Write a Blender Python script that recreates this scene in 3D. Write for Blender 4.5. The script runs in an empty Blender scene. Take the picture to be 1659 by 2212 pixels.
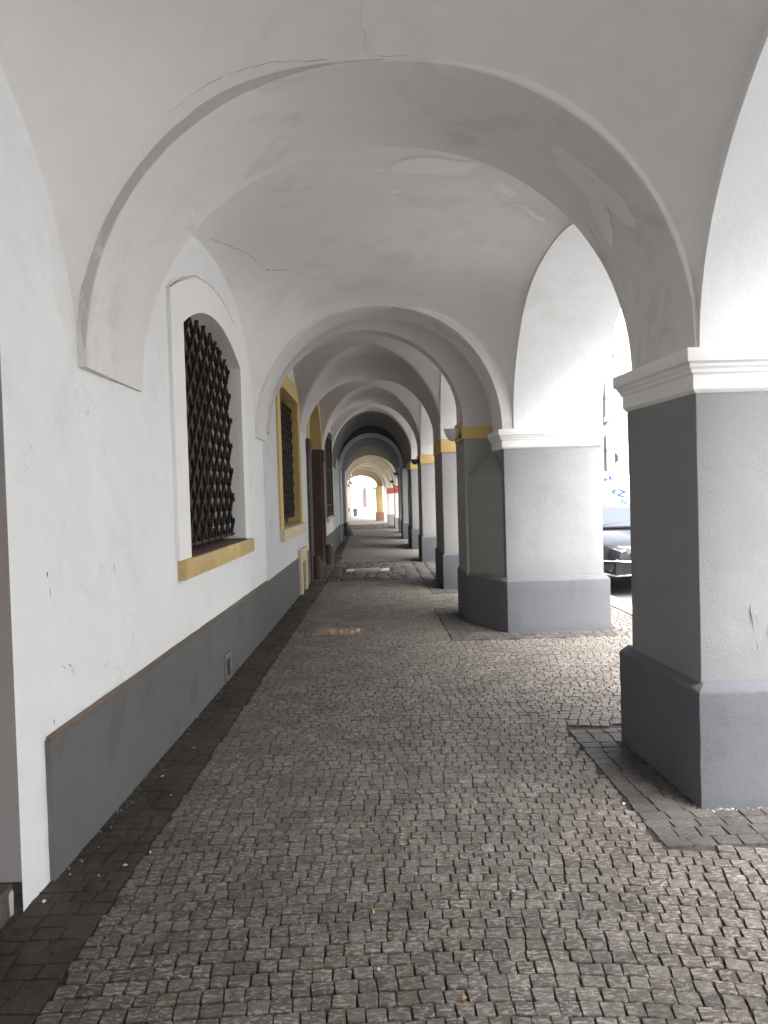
import bpy, bmesh, math, random
from mathutils import Vector, Matrix
random.seed(11)
D = bpy.data
SC = bpy.context.scene
COL = SC.collection
rad = math.radians

# ------------------------------------------------------------------ camera, world, sun, exposure
cam_d = D.cameras.new("camera"); cam = D.objects.new("camera", cam_d); COL.objects.link(cam)
cam_d.sensor_fit = 'VERTICAL'; cam_d.sensor_height = 36.0
FPX, CX, CY = 1720.0, 829.5, 1106.0
cam_d.lens = FPX / 2212 * 36.0
cam_d.clip_start = 0.05; cam_d.clip_end = 3000
def cam_matrix(vx=800.0, vy=1064.0, roll=0.030, h=1.6):
    f = Vector(((vx-CX)/FPX, -(vy-CY)/FPX, -1.0)).normalized()
    up = Vector((-math.sin(roll), math.cos(roll), 0)); up = (up - f*up.dot(f)).normalized()
    r = f.cross(up)
    m = Matrix((r, f, up)).to_4x4(); m.translation = Vector((0, 0, h)); return m
cam.matrix_world = cam_matrix()
SC.camera = cam

SUN_EL, SUN_AZ = rad(62), rad(168)          # azimuth clockwise from +y: high soft light over the street, a little from behind
W = D.worlds.new("World"); SC.world = W; W.use_nodes = True
nt = W.node_tree; nt.nodes.clear()
sky = nt.nodes.new('ShaderNodeTexSky'); sky.sky_type = 'NISHITA'; sky.sun_disc = False
sky.sun_elevation = SUN_EL; sky.sun_rotation = SUN_AZ; sky.dust_density = 4.0; sky.air_density = 1.0; sky.ozone_density = 1.0
hs = nt.nodes.new('ShaderNodeHueSaturation'); hs.inputs['Saturation'].default_value = 0.42
bg = nt.nodes.new('ShaderNodeBackground'); bg.inputs['Strength'].default_value = 0.15
wo = nt.nodes.new('ShaderNodeOutputWorld')
nt.links.new(sky.outputs[0], hs.inputs['Color']); nt.links.new(hs.outputs[0], bg.inputs['Color']); nt.links.new(bg.outputs[0], wo.inputs['Surface'])
sd = D.lights.new("sun", 'SUN'); sd.energy = 2.3; sd.angle = rad(80); sd.color = (1.0, 0.98, 0.955)
sun = D.objects.new("sun", sd); COL.objects.link(sun)
sdir = Vector((math.sin(SUN_AZ)*math.cos(SUN_EL), math.cos(SUN_AZ)*math.cos(SUN_EL), math.sin(SUN_EL)))
sun.rotation_euler = sdir.to_track_quat('Z', 'Y').to_euler(); sun.location = sdir*60
SC.view_settings.view_transform = 'Standard'; SC.view_settings.look = 'None'
SC.view_settings.gamma = 1.0; SC.view_settings.use_curve_mapping = False
SC.view_settings.exposure = 3.28
SC.render.engine = 'CYCLES'
SC.cycles.max_bounces = 10; SC.cycles.diffuse_bounces = 7; SC.cycles.glossy_bounces = 3; SC.cycles.transmission_bounces = 3
SC.cycles.caustics_reflective = False; SC.cycles.caustics_refractive = False
SC.cycles.sample_clamp_indirect = 8.0
SC.cycles.use_denoising = True
SC.cycles.use_adaptive_sampling = True; SC.cycles.adaptive_threshold = 0.01

# ------------------------------------------------------------------ materials
def new_mat(name):
    m = D.materials.new(name); m.use_nodes = True
    n = m.node_tree; n.nodes.clear()
    out = n.nodes.new('ShaderNodeOutputMaterial'); b = n.nodes.new('ShaderNodeBsdfPrincipled')
    n.links.new(b.outputs[0], out.inputs[0]); return m, n, b
def N(n, t, **k):
    x = n.nodes.new(t)
    for a, v in k.items():
        if a in x.inputs: x.inputs[a].default_value = v
        else: setattr(x, a, v)
    return x
def ramp(n, fac, stops):
    r = n.nodes.new('ShaderNodeValToRGB'); e = r.color_ramp.elements
    while len(e) < len(stops): e.new(0.5)
    for i, (p, c) in enumerate(stops):
        e[i].position = p; e[i].color = (c, c, c, 1) if isinstance(c, (int, float)) else (*c, 1)
    n.links.new(fac, r.inputs[0]); return r.outputs[0]
def noise(n, vec, scale, detail=4.0, rough=0.6, dist=0.0):
    x = N(n, 'ShaderNodeTexNoise', Scale=scale, Detail=detail, Roughness=rough, Distortion=dist)
    n.links.new(vec, x.inputs['Vector']); return x.outputs['Fac']
def mix(n, fac, a, b, blend='MIX'):
    x = n.nodes.new('ShaderNodeMix'); x.data_type = 'RGBA'; x.blend_type = blend
    for s, v in ((0, fac), (6, a), (7, b)):
        if hasattr(v, 'links'): n.links.new(v, x.inputs[s])
        elif isinstance(v, (int, float)): x.inputs[s].default_value = v if s == 0 else (v, v, v, 1)
        else: x.inputs[s].default_value = (*v, 1)
    return x.outputs[2]
def math_(n, op, a, b=None):
    x = n.nodes.new('ShaderNodeMath'); x.operation = op
    for i, v in enumerate((a, b)):
        if v is None: continue
        if hasattr(v, 'links'): n.links.new(v, x.inputs[i])
        else: x.inputs[i].default_value = v
    return x.outputs[0]
def bump(n, b, h, strength, dist=0.01):
    x = N(n, 'ShaderNodeBump', Strength=strength, Distance=dist); n.links.new(h, x.inputs['Height']); n.links.new(x.outputs[0], b.inputs['Normal'])
def sc3(c, k): return tuple(min(1, v*k) for v in c)

def plaster(name, col, var=0.07, bmp=0.35, rough=0.92, stain=None, stain_amt=0.0, scuff=0.0, ss=1.7):
    m, n, b = new_mat(name)
    geo = N(n, 'ShaderNodeNewGeometry').outputs['Position']
    f1 = noise(n, geo, 0.9, 5, 0.6); f2 = noise(n, geo, 7, 6, 0.65)
    c = mix(n, ramp(n, f1, [(0.3, 0.0), (0.7, 1.0)]), sc3(col, 1-var), sc3(col, 1+var*0.6))
    c = mix(n, ramp(n, f2, [(0.35, 0.0), (0.75, 1.0)]), c, mix(n, 0.5, c, sc3(col, 1-var*1.6)))
    if stain:
        f3 = noise(n, geo, ss, 6, 0.62, 0.6)
        c = mix(n, math_(n, 'MULTIPLY', ramp(n, f3, [(0.54, 0.0), (0.66, 1.0)]), stain_amt), c, stain)
    if scuff:
        # trowel and scuff marks, hairline scratches
        f4 = N(n, 'ShaderNodeTexVoronoi', Scale=2.3, feature='DISTANCE_TO_EDGE')
        w = n.nodes.new('ShaderNodeVectorMath'); w.operation = 'ADD'
        nz = N(n, 'ShaderNodeTexNoise', Scale=3.0, Detail=5.0); n.links.new(geo, nz.inputs['Vector'])
        s = n.nodes.new('ShaderNodeVectorMath'); s.operation = 'SCALE'; s.inputs[3].default_value = 0.9
        n.links.new(nz.outputs['Color'], s.inputs[0]); n.links.new(geo, w.inputs[0]); n.links.new(s.outputs[0], w.inputs[1]); n.links.new(w.outputs[0], f4.inputs['Vector'])
        line = ramp(n, f4.outputs['Distance'], [(0.0, 1.0), (0.006, 0.0)])
        gate = ramp(n, noise(n, geo, 1.3, 2, 0.5), [(0.6, 0.0), (0.66, 1.0)])
        c = mix(n, math_(n, 'MULTIPLY', math_(n, 'MULTIPLY', line, gate), scuff), c, (0.22, 0.2, 0.18))
    n.links.new(c, b.inputs['Base Color']); b.inputs['Roughness'].default_value = rough
    b.inputs['Specular IOR Level'].default_value = 0.25
    h = mix(n, 0.35, noise(n, geo, 60, 4, 0.7), noise(n, geo, 6, 5, 0.6))
    lo = N(n, 'ShaderNodeBump', Strength=0.22, Distance=0.05); n.links.new(noise(n, geo, 2.6, 3, 0.5), lo.inputs['Height'])
    x = N(n, 'ShaderNodeBump', Strength=bmp, Distance=0.008); n.links.new(h, x.inputs['Height']); n.links.new(lo.outputs[0], x.inputs['Normal']); n.links.new(x.outputs[0], b.inputs['Normal'])
    return m
def simple(name, col, rough=0.6, metal=0.0, var=0.12, scale=18, bmp=0.0, spec=0.4):
    m, n, b = new_mat(name)
    geo = N(n, 'ShaderNodeTexCoord').outputs['Object']
    f = noise(n, geo, scale, 5, 0.6)
    c = mix(n, ramp(n, f, [(0.3, 0.0), (0.7, 1.0)]), sc3(col, 1-var), sc3(col, 1+var))
    n.links.new(c, b.inputs['Base Color']); b.inputs['Roughness'].default_value = rough; b.inputs['Metallic'].default_value = metal
    b.inputs['Specular IOR Level'].default_value = spec
    if bmp: bump(n, b, noise(n, geo, scale*3, 5, 0.65), bmp, 0.006)
    return m

M = {}
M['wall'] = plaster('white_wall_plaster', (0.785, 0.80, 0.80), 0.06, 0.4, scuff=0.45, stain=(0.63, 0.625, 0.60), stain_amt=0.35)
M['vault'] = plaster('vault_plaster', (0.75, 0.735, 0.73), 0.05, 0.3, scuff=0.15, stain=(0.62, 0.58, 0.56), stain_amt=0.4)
M['arch'] = plaster('arch_plaster', (0.72, 0.70, 0.675), 0.06, 0.3, stain=(0.54, 0.505, 0.46), stain_amt=0.6)
M['patch'] = plaster('bare_patch_plaster', (0.82, 0.815, 0.80), 0.04, 0.4)
M['trim'] = plaster('white_trim_plaster', (0.80, 0.795, 0.785), 0.03, 0.4)
M['pier'] = plaster('pale_grey_pier_paint', (0.235, 0.238, 0.243), 0.05, 0.5, scuff=0.7, stain=(0.20, 0.195, 0.19), stain_amt=0.35, ss=2.2)
M['plinth'] = plaster('blue_grey_plinth_paint', (0.118, 0.122, 0.134), 0.06, 0.55, scuff=0.6, stain=(0.098, 0.094, 0.09), stain_amt=0.55, ss=2.6)
M['plinth_dark'] = plaster('dark_grey_plinth_paint', (0.135, 0.14, 0.138), 0.08, 0.3, stain=(0.115, 0.10, 0.088), stain_amt=0.7, scuff=0.5, ss=2.3)
M['worn_edge'] = plaster('worn_brown_edge', (0.17, 0.135, 0.11), 0.2, 0.4, stain=(0.12, 0.12, 0.115), stain_amt=0.8, ss=4.0)
M['rim_shade'] = plaster('rim_shade_plaster', (0.50, 0.485, 0.46), 0.12, 0.4, stain=(0.66, 0.645, 0.62), stain_amt=0.9, ss=5.0)  # grey holds the shade of the dimmer arch face in its colour
M['crack'] = simple('crack_grey', (0.30, 0.28, 0.265), 0.95)  # grey for crack, scratch and scar lines
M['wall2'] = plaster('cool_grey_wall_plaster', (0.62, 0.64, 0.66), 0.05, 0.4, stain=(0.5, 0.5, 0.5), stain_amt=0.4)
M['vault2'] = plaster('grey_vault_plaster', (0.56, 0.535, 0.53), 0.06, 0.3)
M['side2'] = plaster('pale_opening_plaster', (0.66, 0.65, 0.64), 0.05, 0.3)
M['pier2'] = plaster('mid_grey_pier_paint', (0.275, 0.272, 0.265), 0.06, 0.4, stain=(0.23, 0.22, 0.21), stain_amt=0.4, ss=2.4)
M['plinth2'] = plaster('slate_plinth_paint', (0.10, 0.104, 0.116), 0.06, 0.4)
M['yellow'] = plaster('ochre_yellow_paint', (0.60, 0.44, 0.19), 0.05, 0.3)
M['sill'] = plaster('ochre_sandstone', (0.60, 0.45, 0.21), 0.25, 0.5, stain=(0.42, 0.36, 0.24), stain_amt=0.8, ss=6.0)
M['cream_stone'] = plaster('cream_stone', (0.62, 0.52, 0.36), 0.1, 0.4)
M['brown_stone'] = plaster('brown_sandstone', (0.105, 0.074, 0.062), 0.2, 0.6, stain=(0.09, 0.06, 0.05), stain_amt=0.7)
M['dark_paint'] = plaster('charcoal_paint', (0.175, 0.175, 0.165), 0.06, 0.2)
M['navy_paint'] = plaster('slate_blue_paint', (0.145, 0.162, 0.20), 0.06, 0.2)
M['pale_blue'] = plaster('pale_blue_paint', (0.78, 0.79, 0.81), 0.04, 0.3)
M['cream'] = plaster('cream_paint', (0.78, 0.73, 0.61), 0.04, 0.2)
M['tan'] = plaster('tan_paint', (0.50, 0.43, 0.36), 0.06, 0.2)
M['column_yellow'] = plaster('mustard_paint', (0.58, 0.44, 0.22), 0.06, 0.2)
M['column_red'] = plaster('brick_red_paint', (0.34, 0.17, 0.13), 0.08, 0.2)
M['red'] = plaster('vermilion_paint', (0.62, 0.13, 0.10), 0.05, 0.2)
M['white2'] = plaster('bright_white_paint', (0.80, 0.79, 0.77), 0.03, 0.2)
M['jamb'] = plaster('mauve_grey_plaster', (0.36, 0.325, 0.32), 0.07, 0.4)
M['iron'] = simple('wrought_iron', (0.030, 0.021, 0.018), 0.55, 0.3, 0.2, 40)
M['wood'] = simple('dark_brown_wood', (0.055, 0.028, 0.02), 0.55, 0, 0.3, 14, 0.3)
M['rust_wood'] = simple('rust_brown_wood', (0.095, 0.045, 0.03), 0.6, 0, 0.3, 14, 0.3)
M['pane'] = simple('dark_window_glass', (0.02, 0.022, 0.024), 0.08, 0, 0.05, 3, 0, 0.6)
M['lampshade'] = simple('white_lamp_bowl', (0.55, 0.54, 0.51), 0.5, 0, 0.05)
M['lamp_dark'] = simple('dark_lamp_metal', (0.06, 0.055, 0.05), 0.5, 0.4)
M['dirt'] = simple('joint_dirt', (0.060, 0.050, 0.043), 0.95, 0, 0.35, 30, 0.5, 0.1)
M['asphalt'] = simple('asphalt', (0.12, 0.122, 0.126), 0.85, 0, 0.2, 60, 0.5)
M['kerb'] = simple('granite_kerb', (0.40, 0.39, 0.38), 0.8, 0, 0.15, 30, 0.4)
M['ground'] = simple('ground_earth', (0.16, 0.155, 0.15), 0.9, 0, 0.15, 0.4)
M['facade'] = plaster('pale_facade_plaster', (0.74, 0.73, 0.70), 0.04, 0.2)
M['facade2'] = plaster('warm_facade_plaster', (0.66, 0.62, 0.55), 0.04, 0.2)
M['facade_trim'] = plaster('facade_trim_stone', (0.55, 0.55, 0.54), 0.04, 0.2)
M['zinc'] = simple('zinc_pipe', (0.075, 0.07, 0.075), 0.5, 0.6, 0.1)
M['black_car'] = simple('black_car_paint', (0.012, 0.012, 0.014), 0.12, 0.0, 0.05, 2, 0, 0.8)
M['chrome'] = simple('chrome', (0.75, 0.75, 0.76), 0.12, 1.0, 0.03)
M['rubber'] = simple('tyre_rubber', (0.015, 0.015, 0.015), 0.85)
M['car_plastic'] = simple('black_trim_plastic', (0.006, 0.006, 0.007), 0.5)
M['headlight'] = simple('headlight_lens', (0.16, 0.165, 0.175), 0.08, 0.3, 0.3, 25, 0, 0.8)
M['car_glass'] = simple('windscreen_glass', (0.03, 0.036, 0.036), 0.04, 0, 0.05, 3, 0, 1.0)
M['paper'] = simple('white_paper', (0.55, 0.54, 0.5), 0.8)
M['leaf_brown'] = simple('dry_leaf', (0.30, 0.17, 0.075), 0.7)
M['leaf_yellow'] = simple('yellow_wrapper', (0.65, 0.62, 0.12), 0.6)
M['sand'] = simple('rust_sand', (0.27, 0.185, 0.135), 0.95, 0, 0.25, 30, 0.6, 0.1)
M['rubble'] = simple('broken_stone', (0.33, 0.29, 0.25), 0.9, 0, 0.2, 40, 0.5)
M['foliage'] = simple('dark_foliage', (0.03, 0.04, 0.025), 0.7, 0, 0.4, 30)
M['sign_white'] = simple('white_sign_panel', (0.78, 0.78, 0.78), 0.5, 0, 0.02)
M['blue_ink'] = simple('blue_lettering', (0.03, 0.05, 0.35), 0.5)
M['cyan_ink'] = simple('turquoise_lettering', (0.02, 0.42, 0.50), 0.5)
M['pink_ink'] = simple('pink_sign_print', (0.65, 0.09, 0.20), 0.5)
M['sign_dark'] = simple('dark_sign_rim', (0.05, 0.05, 0.055), 0.5)
M['door_pink'] = simple('faded_red_door', (0.055, 0.035, 0.038), 0.6, 0, 0.2, 9)
M['concrete'] = simple('pale_concrete', (0.48, 0.46, 0.43), 0.9, 0, 0.15, 30, 0.4)
M['grey_metal'] = simple('grey_cover_plate', (0.17, 0.17, 0.165), 0.6, 0.2)
M['roof'] = simple('roof_tiles', (0.22, 0.09, 0.06), 0.85)

def stone_mat(name, cols, patch, pa, rough=0.75, dirt=(0.06, 0.05, 0.042), dirt_amt=0.45):
    m, n, b = new_mat(name)
    g = N(n, 'ShaderNodeNewGeometry'); pos = g.outputs['Position']
    oi = N(n, 'ShaderNodeObjectInfo').outputs['Random']
    r = math_(n, 'FRACT', math_(n, 'ADD', g.outputs['Random Per Island'], oi))
    k = len(cols); base = ramp(n, r, [(i/(k-1), c) for i, c in enumerate(cols)])
    mp = n.nodes.new('ShaderNodeMapping'); mp.inputs['Scale'].default_value = (1.0, 2.2, 1.0)
    n.links.new(pos, mp.inputs[0])
    f = noise(n, mp.outputs[0], 34, 8, 0.75, 0.5)
    p = ramp(n, f, [(0.50, 0.0), (0.575, 1.0)])
    r2 = math_(n, 'FRACT', math_(n, 'MULTIPLY', r, 7.31))
    c = mix(n, math_(n, 'MULTIPLY', p, math_(n, 'MULTIPLY_ADD', r2, 0.5)), base, patch) if False else mix(n, math_(n, 'MULTIPLY', p, math_(n, 'ADD', math_(n, 'MULTIPLY', r2, 0.5*pa), 0.5*pa)), base, patch)
    d = ramp(n, noise(n, pos, 3.1, 4, 0.6), [(0.42, 0.0), (0.7, 1.0)])
    c = mix(n, math_(n, 'MULTIPLY', d, dirt_amt), c, dirt)
    n.links.new(c, b.inputs['Base Color'])
    n.links.new(ramp(n, noise(n, pos, 25, 3, 0.6), [(0.3, rough-0.13), (0.7, rough+0.1)]), b.inputs['Roughness'])
    b.inputs['Specular IOR Level'].default_value = 0.35
    bump(n, b, noise(n, pos, 110, 5, 0.7), 0.5, 0.006)
    return m
M['cobble'] = stone_mat('cobble_granite', [(0.082, 0.071, 0.060), (0.118, 0.104, 0.089), (0.058, 0.049, 0.043), (0.105, 0.095, 0.068), (0.092, 0.076, 0.071), (0.138, 0.124, 0.107), (0.072, 0.063, 0.055)], (0.32, 0.295, 0.265), 1.0, dirt_amt=0.55)
M['border'] = stone_mat('border_basalt', [(0.052, 0.040, 0.034), (0.058, 0.047, 0.040), (0.045, 0.039, 0.034)], (0.09, 0.074, 0.062), 0.7, 0.85, (0.020, 0.019, 0.016), 0.85)
M['apron'] = stone_mat('apron_basalt', [(0.066, 0.060, 0.056), (0.086, 0.080, 0.074), (0.052, 0.048, 0.047), (0.10, 0.092, 0.084)], (0.17, 0.158, 0.145), 0.7, 0.7, (0.03, 0.027, 0.025), 0.7)
M['slab'] = stone_mat('crossing_granite', [(0.072, 0.073, 0.070), (0.088, 0.086, 0.082), (0.06, 0.06, 0.06)], (0.135, 0.13, 0.122), 0.6, 0.7)
def far_cobble():
    m, n, b = new_mat('distant_cobble_paving')
    pos = N(n, 'ShaderNodeNewGeometry').outputs['Position']
    br = N(n, 'ShaderNodeTexBrick', Scale=1.0); br.inputs['Brick Width'].default_value = 0.075; br.inputs['Row Height'].default_value = 0.075
    br.inputs['Mortar Size'].default_value = 0.006; br.inputs['Color1'].default_value = (0.14, 0.128, 0.115, 1); br.inputs['Color2'].default_value = (0.21, 0.195, 0.175, 1); br.inputs['Mortar'].default_value = (0.06, 0.052, 0.045, 1)
    n.links.new(pos, br.inputs['Vector'])
    c = mix(n, ramp(n, noise(n, pos, 12, 4, 0.6), [(0.4, 0.0), (0.6, 0.6)]), br.outputs['Color'], (0.15, 0.135, 0.12))
    n.links.new(c, b.inputs['Base Color']); b.inputs['Roughness'].default_value = 0.75
    bump(n, b, br.outputs['Fac'], -0.5, 0.01)
    return m
M['far_cobble'] = far_cobble()

# ------------------------------------------------------------------ mesh helpers
def finish(name, me, mat, parent=None, kind=None, label=None, angle=33):
    me.materials.append(M[mat] if isinstance(mat, str) else mat)
    for p in me.polygons: p.use_smooth = True
    if angle is not None: me.set_sharp_from_angle(angle=rad(angle))
    o = D.objects.new(name, me); COL.objects.link(o)
    if parent: o.parent = parent
    if kind: o['kind'] = kind
    if label: o['label'] = label
    return o
class MB:
    def __init__(s): s.v = []; s.f = []
    def add(s, vs, fs):
        k = len(s.v); s.v += [tuple(p) for p in vs]; s.f += [tuple(i+k for i in f) for f in fs]; return s
    def box(s, x0, x1, y0, y1, z0, z1):
        return s.add([(x0,y0,z0),(x1,y0,z0),(x1,y1,z0),(x0,y1,z0),(x0,y0,z1),(x1,y0,z1),(x1,y1,z1),(x0,y1,z1)],
                     [(3,2,1,0),(4,5,6,7),(0,1,5,4),(1,2,6,5),(2,3,7,6),(3,0,4,7)])
    def loft(s, rings, caps=True):
        n = len(rings[0]); vs = [p for r in rings for p in r]; fs = []
        for j in range(len(rings)-1):
            for i in range(n): fs.append((j*n+i, j*n+(i+1) % n, (j+1)*n+(i+1) % n, (j+1)*n+i))
        if caps: fs.append(tuple(reversed(range(n)))); fs.append(tuple(range((len(rings)-1)*n, len(rings)*n)))
        return s.add(vs, fs)
    def prism(s, poly, z0, z1): return s.loft([[(x, y, z0) for x, y in poly], [(x, y, z1) for x, y in poly]])
    def bar(s, a, b, w, h, up=(0, 0, 1)):
        a = Vector(a); b = Vector(b); d = (b-a).normalized(); u = Vector(up)
        r = d.cross(u)
        if r.length < 1e-4: r = d.cross(Vector((1, 0, 0)))
        r.normalize(); u = r.cross(d)
        q = [r*w/2*i+u*h/2*j for i, j in ((-1,-1),(1,-1),(1,1),(-1,1))]
        return s.loft([[a+k for k in q], [b+k for k in q]])
    def tube(s, path, r, n=8, caps=True):
        rings = []
        for i, p in enumerate(path):
            p = Vector(p); a = Vector(path[max(0, i-1)]); b = Vector(path[min(len(path)-1, i+1)])
            d = (b-a).normalized(); u = Vector((0, 0, 1)) if abs(d.z) < 0.9 else Vector((1, 0, 0))
            e = d.cross(u).normalized(); g = d.cross(e)
            rr = r[i] if isinstance(r, (list, tuple)) else r
            rings.append([p+e*math.cos(2*math.pi*k/n)*rr+g*math.sin(2*math.pi*k/n)*rr for k in range(n)])
        return s.loft(rings, caps)
    def lathe(s, prof, c, n=16, a0=0, a1=2*math.pi):
        cx, cy = c; full = abs(a1-a0-2*math.pi) < 1e-6; m = n if full else n+1
        vs = []; fs = []
        for r, z in prof:
            for k in range(m):
                t = a0+(a1-a0)*k/n; vs.append((cx+r*math.cos(t), cy+r*math.sin(t), z))
        for j in range(len(prof)-1):
            for k in range(n): fs.append((j*m+k, j*m+(k+1) % m, (j+1)*m+(k+1) % m, (j+1)*m+k))
        return s.add(vs, fs)
    def build(s, name, mat, parent=None, kind=None, label=None, angle=33, bevel=0, seg=2, wob=0, cuts=0):
        me = D.meshes.new(name); me.from_pydata(s.v, [], s.f); me.update()
        bm = bmesh.new(); bm.from_mesh(me)
        bmesh.ops.recalc_face_normals(bm, faces=bm.faces)
        if cuts:
            es = [e for e in bm.edges if e.calc_length() > 0.3]
            bmesh.ops.subdivide_edges(bm, edges=es, cuts=cuts, use_grid_fill=True)
        if wob:
            rr = random.Random(len(s.v)*7+3)
            for v in bm.verts: v.co += Vector((rr.uniform(-wob, wob), rr.uniform(-wob, wob), rr.uniform(-wob, wob)*0.5))
        if bevel:
            es = [e for e in bm.edges if len(e.link_faces) == 2 and e.calc_face_angle(0) > rad(28)]
            bmesh.ops.bevel(bm, geom=es, offset=bevel, segments=seg, profile=0.6, affect='EDGES', clamp_overlap=True)
        bm.to_mesh(me); bm.free()
        return finish(name, me, mat, parent, kind, label, angle)
def thing(name, label, cat, loc=(0, 0, 0), group=None):
    o = D.objects.new(name, None); COL.objects.link(o); o.location = loc; o['label'] = label; o['category'] = cat
    if group: o['group'] = group
    return o
def tag(o, label, cat, group=None):
    o['label'] = label; o['category'] = cat
    if group: o['group'] = group
    return o
def panel(name, mat, p0, p1, z0, z1, holes=(), depth=0.3, parent=None, kind=None, label=None, bottom=None, reveal_mat=None, thick=None):
    """a wall face in the vertical plane p0->p1 with shaped holes whose reveals go back by depth (away from the passage)"""
    p0 = Vector((*p0, 0)); p1 = Vector((*p1, 0)); d = p1-p0; L = d.length; d.normalize(); nrm = Vector((d.y, -d.x, 0))
    P = lambda s, z, k=0.0: p0+d*s+Vector((0, 0, z))-nrm*k
    bm = bmesh.new(); edges = []
    outer = [(0, z0), (L, z0), (L, z1), (0, z1)]
    loops = [outer]+list(holes)
    lv = []
    for lp in loops:
        vs = [bm.verts.new(P(s, z)) for s, z in lp]; lv.append(vs)
        for i in range(len(vs)): edges.append(bm.edges.new((vs[i], vs[(i+1) % len(vs)])))
    bmesh.ops.triangle_fill(bm, use_beauty=True, use_dissolve=False, edges=edges, normal=nrm)
    dd = depth if isinstance(depth, (list, tuple)) else [depth]*len(holes)
    rv = []
    for vs, lp, dk in zip(lv[1:], loops[1:], dd):
        bk = [bm.verts.new(P(s, z, dk)) for s, z in lp]
        for i in range(len(vs)):
            j = (i+1) % len(vs); f = bm.faces.new((vs[i], vs[j], bk[j], bk[i])); rv.append(f)
    if thick:
        for a, b in (((0, z0), (0, z1)), ((L, z0), (L, z1)), ((0, z1), (L, z1))):
            q = [bm.verts.new(P(*a)), bm.verts.new(P(*b)), bm.verts.new(P(*b, thick)), bm.verts.new(P(*a, thick))]; bm.faces.new(q)
    for f in rv: f.material_index = 1
    me = D.meshes.new(name); bm.to_mesh(me); bm.free()
    o = finish(name, me, mat, parent, kind, label, 30)
    me.materials.append(M[reveal_mat or mat] if isinstance(reveal_mat or mat, str) else mat)
    return o
def grid_surface(name, mat, fn, nu, nv, parent, label=None, angle=None):
    vs = [fn(i/nu, j/nv) for j in range(nv+1) for i in range(nu+1)]
    fs = [(j*(nu+1)+i, j*(nu+1)+i+1, (j+1)*(nu+1)+i+1, (j+1)*(nu+1)+i) for j in range(nv) for i in range(nu)]
    me = D.meshes.new(name); me.from_pydata(vs, [], fs); me.update()
    return finish(name, me, mat, parent, None, label, angle)
def ell(t, n=2.0): return (max(0.0, 1-abs(t)**n))**(1/n)
def arch_pts(cx, a, zs, h, k=40, n=2.0):
    r = []
    for i in range(k+1):
        th = math.pi*(1-i/k); c, s = math.cos(th), math.sin(th)
        r.append((cx+a*math.copysign(abs(c)**(2/n), c), zs+h*abs(s)**(2/n)))
    return r
def arch_solid(name, mat, y0, y1, prof0, prof1=None, xo=(-2.2, 2.4), top=4.6, axis='x', parent=None, label=None, wob=0.004):
    """a wall pierced by an arch: soffit between two faces; axis 'x' = the arch spans x, 'y' = it spans y"""
    prof1 = prof1 or prof0; n = len(prof0); rr = random.Random(int(y0*100)+n)
    P = (lambda s, z, y: (s, y, z)) if axis == 'x' else (lambda s, z, y: (y, s, z))
    vs = []; fs = []
    offs = [rr.uniform(-wob, wob) for _ in range(n)]
    for k in range(3, n-3): offs[k] = (offs[k-1]+offs[k])/2
    m = 5
    for j in range(m+1):
        t = j/m; y = y0+(y1-y0)*t
        for i in range(n):
            s = prof0[i][0]*(1-t)+prof1[i][0]*t; z = prof0[i][1]*(1-t)+prof1[i][1]*t
            vs.append(P(s, z+(offs[i] if j in (0, m) else offs[i]*0.5), y))
    for j in range(m):
        for i in range(n-1): fs.append((j*n+i, j*n+i+1, (j+1)*n+i+1, (j+1)*n+i))
    for y, pr, b0 in ((y0, prof0, 0), (y1, prof1, m*n)):
        k = len(vs); vs += [P(s, top, y) for s, z in pr]
        for i in range(n-1): fs.append((b0+i, b0+i+1, k+i+1, k+i))
        e = len(vs)
        vs += [P(xo[0], pr[0][1], y), P(xo[0], top, y), P(xo[1], pr[-1][1], y), P(xo[1], top, y)]
        if abs(xo[0]-pr[0][0]) > 1e-3: fs.append((e, b0, k, e+1))
        if abs(xo[1]-pr[-1][0]) > 1e-3: fs.append((b0+n-1, e+2, e+3, k+n-1))
        if y == y0: ea = (e, b0, e+2, b0+n-1)
        else: eb = (e, b0, e+2, b0+n-1)
    if abs(xo[0]-prof0[0][0]) > 1e-3: fs.append((ea[0], ea[1], eb[1], eb[0]))
    if abs(xo[1]-prof0[-1][0]) > 1e-3: fs.append((ea[3], ea[2], eb[2], eb[3]))
    me = D.meshes.new(name); me.from_pydata(vs, [], fs); me.update()
    bm = bmesh.new(); bm.from_mesh(me); bmesh.ops.recalc_face_normals(bm, faces=bm.faces); bm.to_mesh(me); bm.free()
    return finish(name, me, mat, parent, None, label, 40)
def rect(x0, x1, y0, y1, o=0.0): return [(x0-o, y0-o), (x1+o, y0-o), (x1+o, y1+o), (x0-o, y1+o)]

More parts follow.
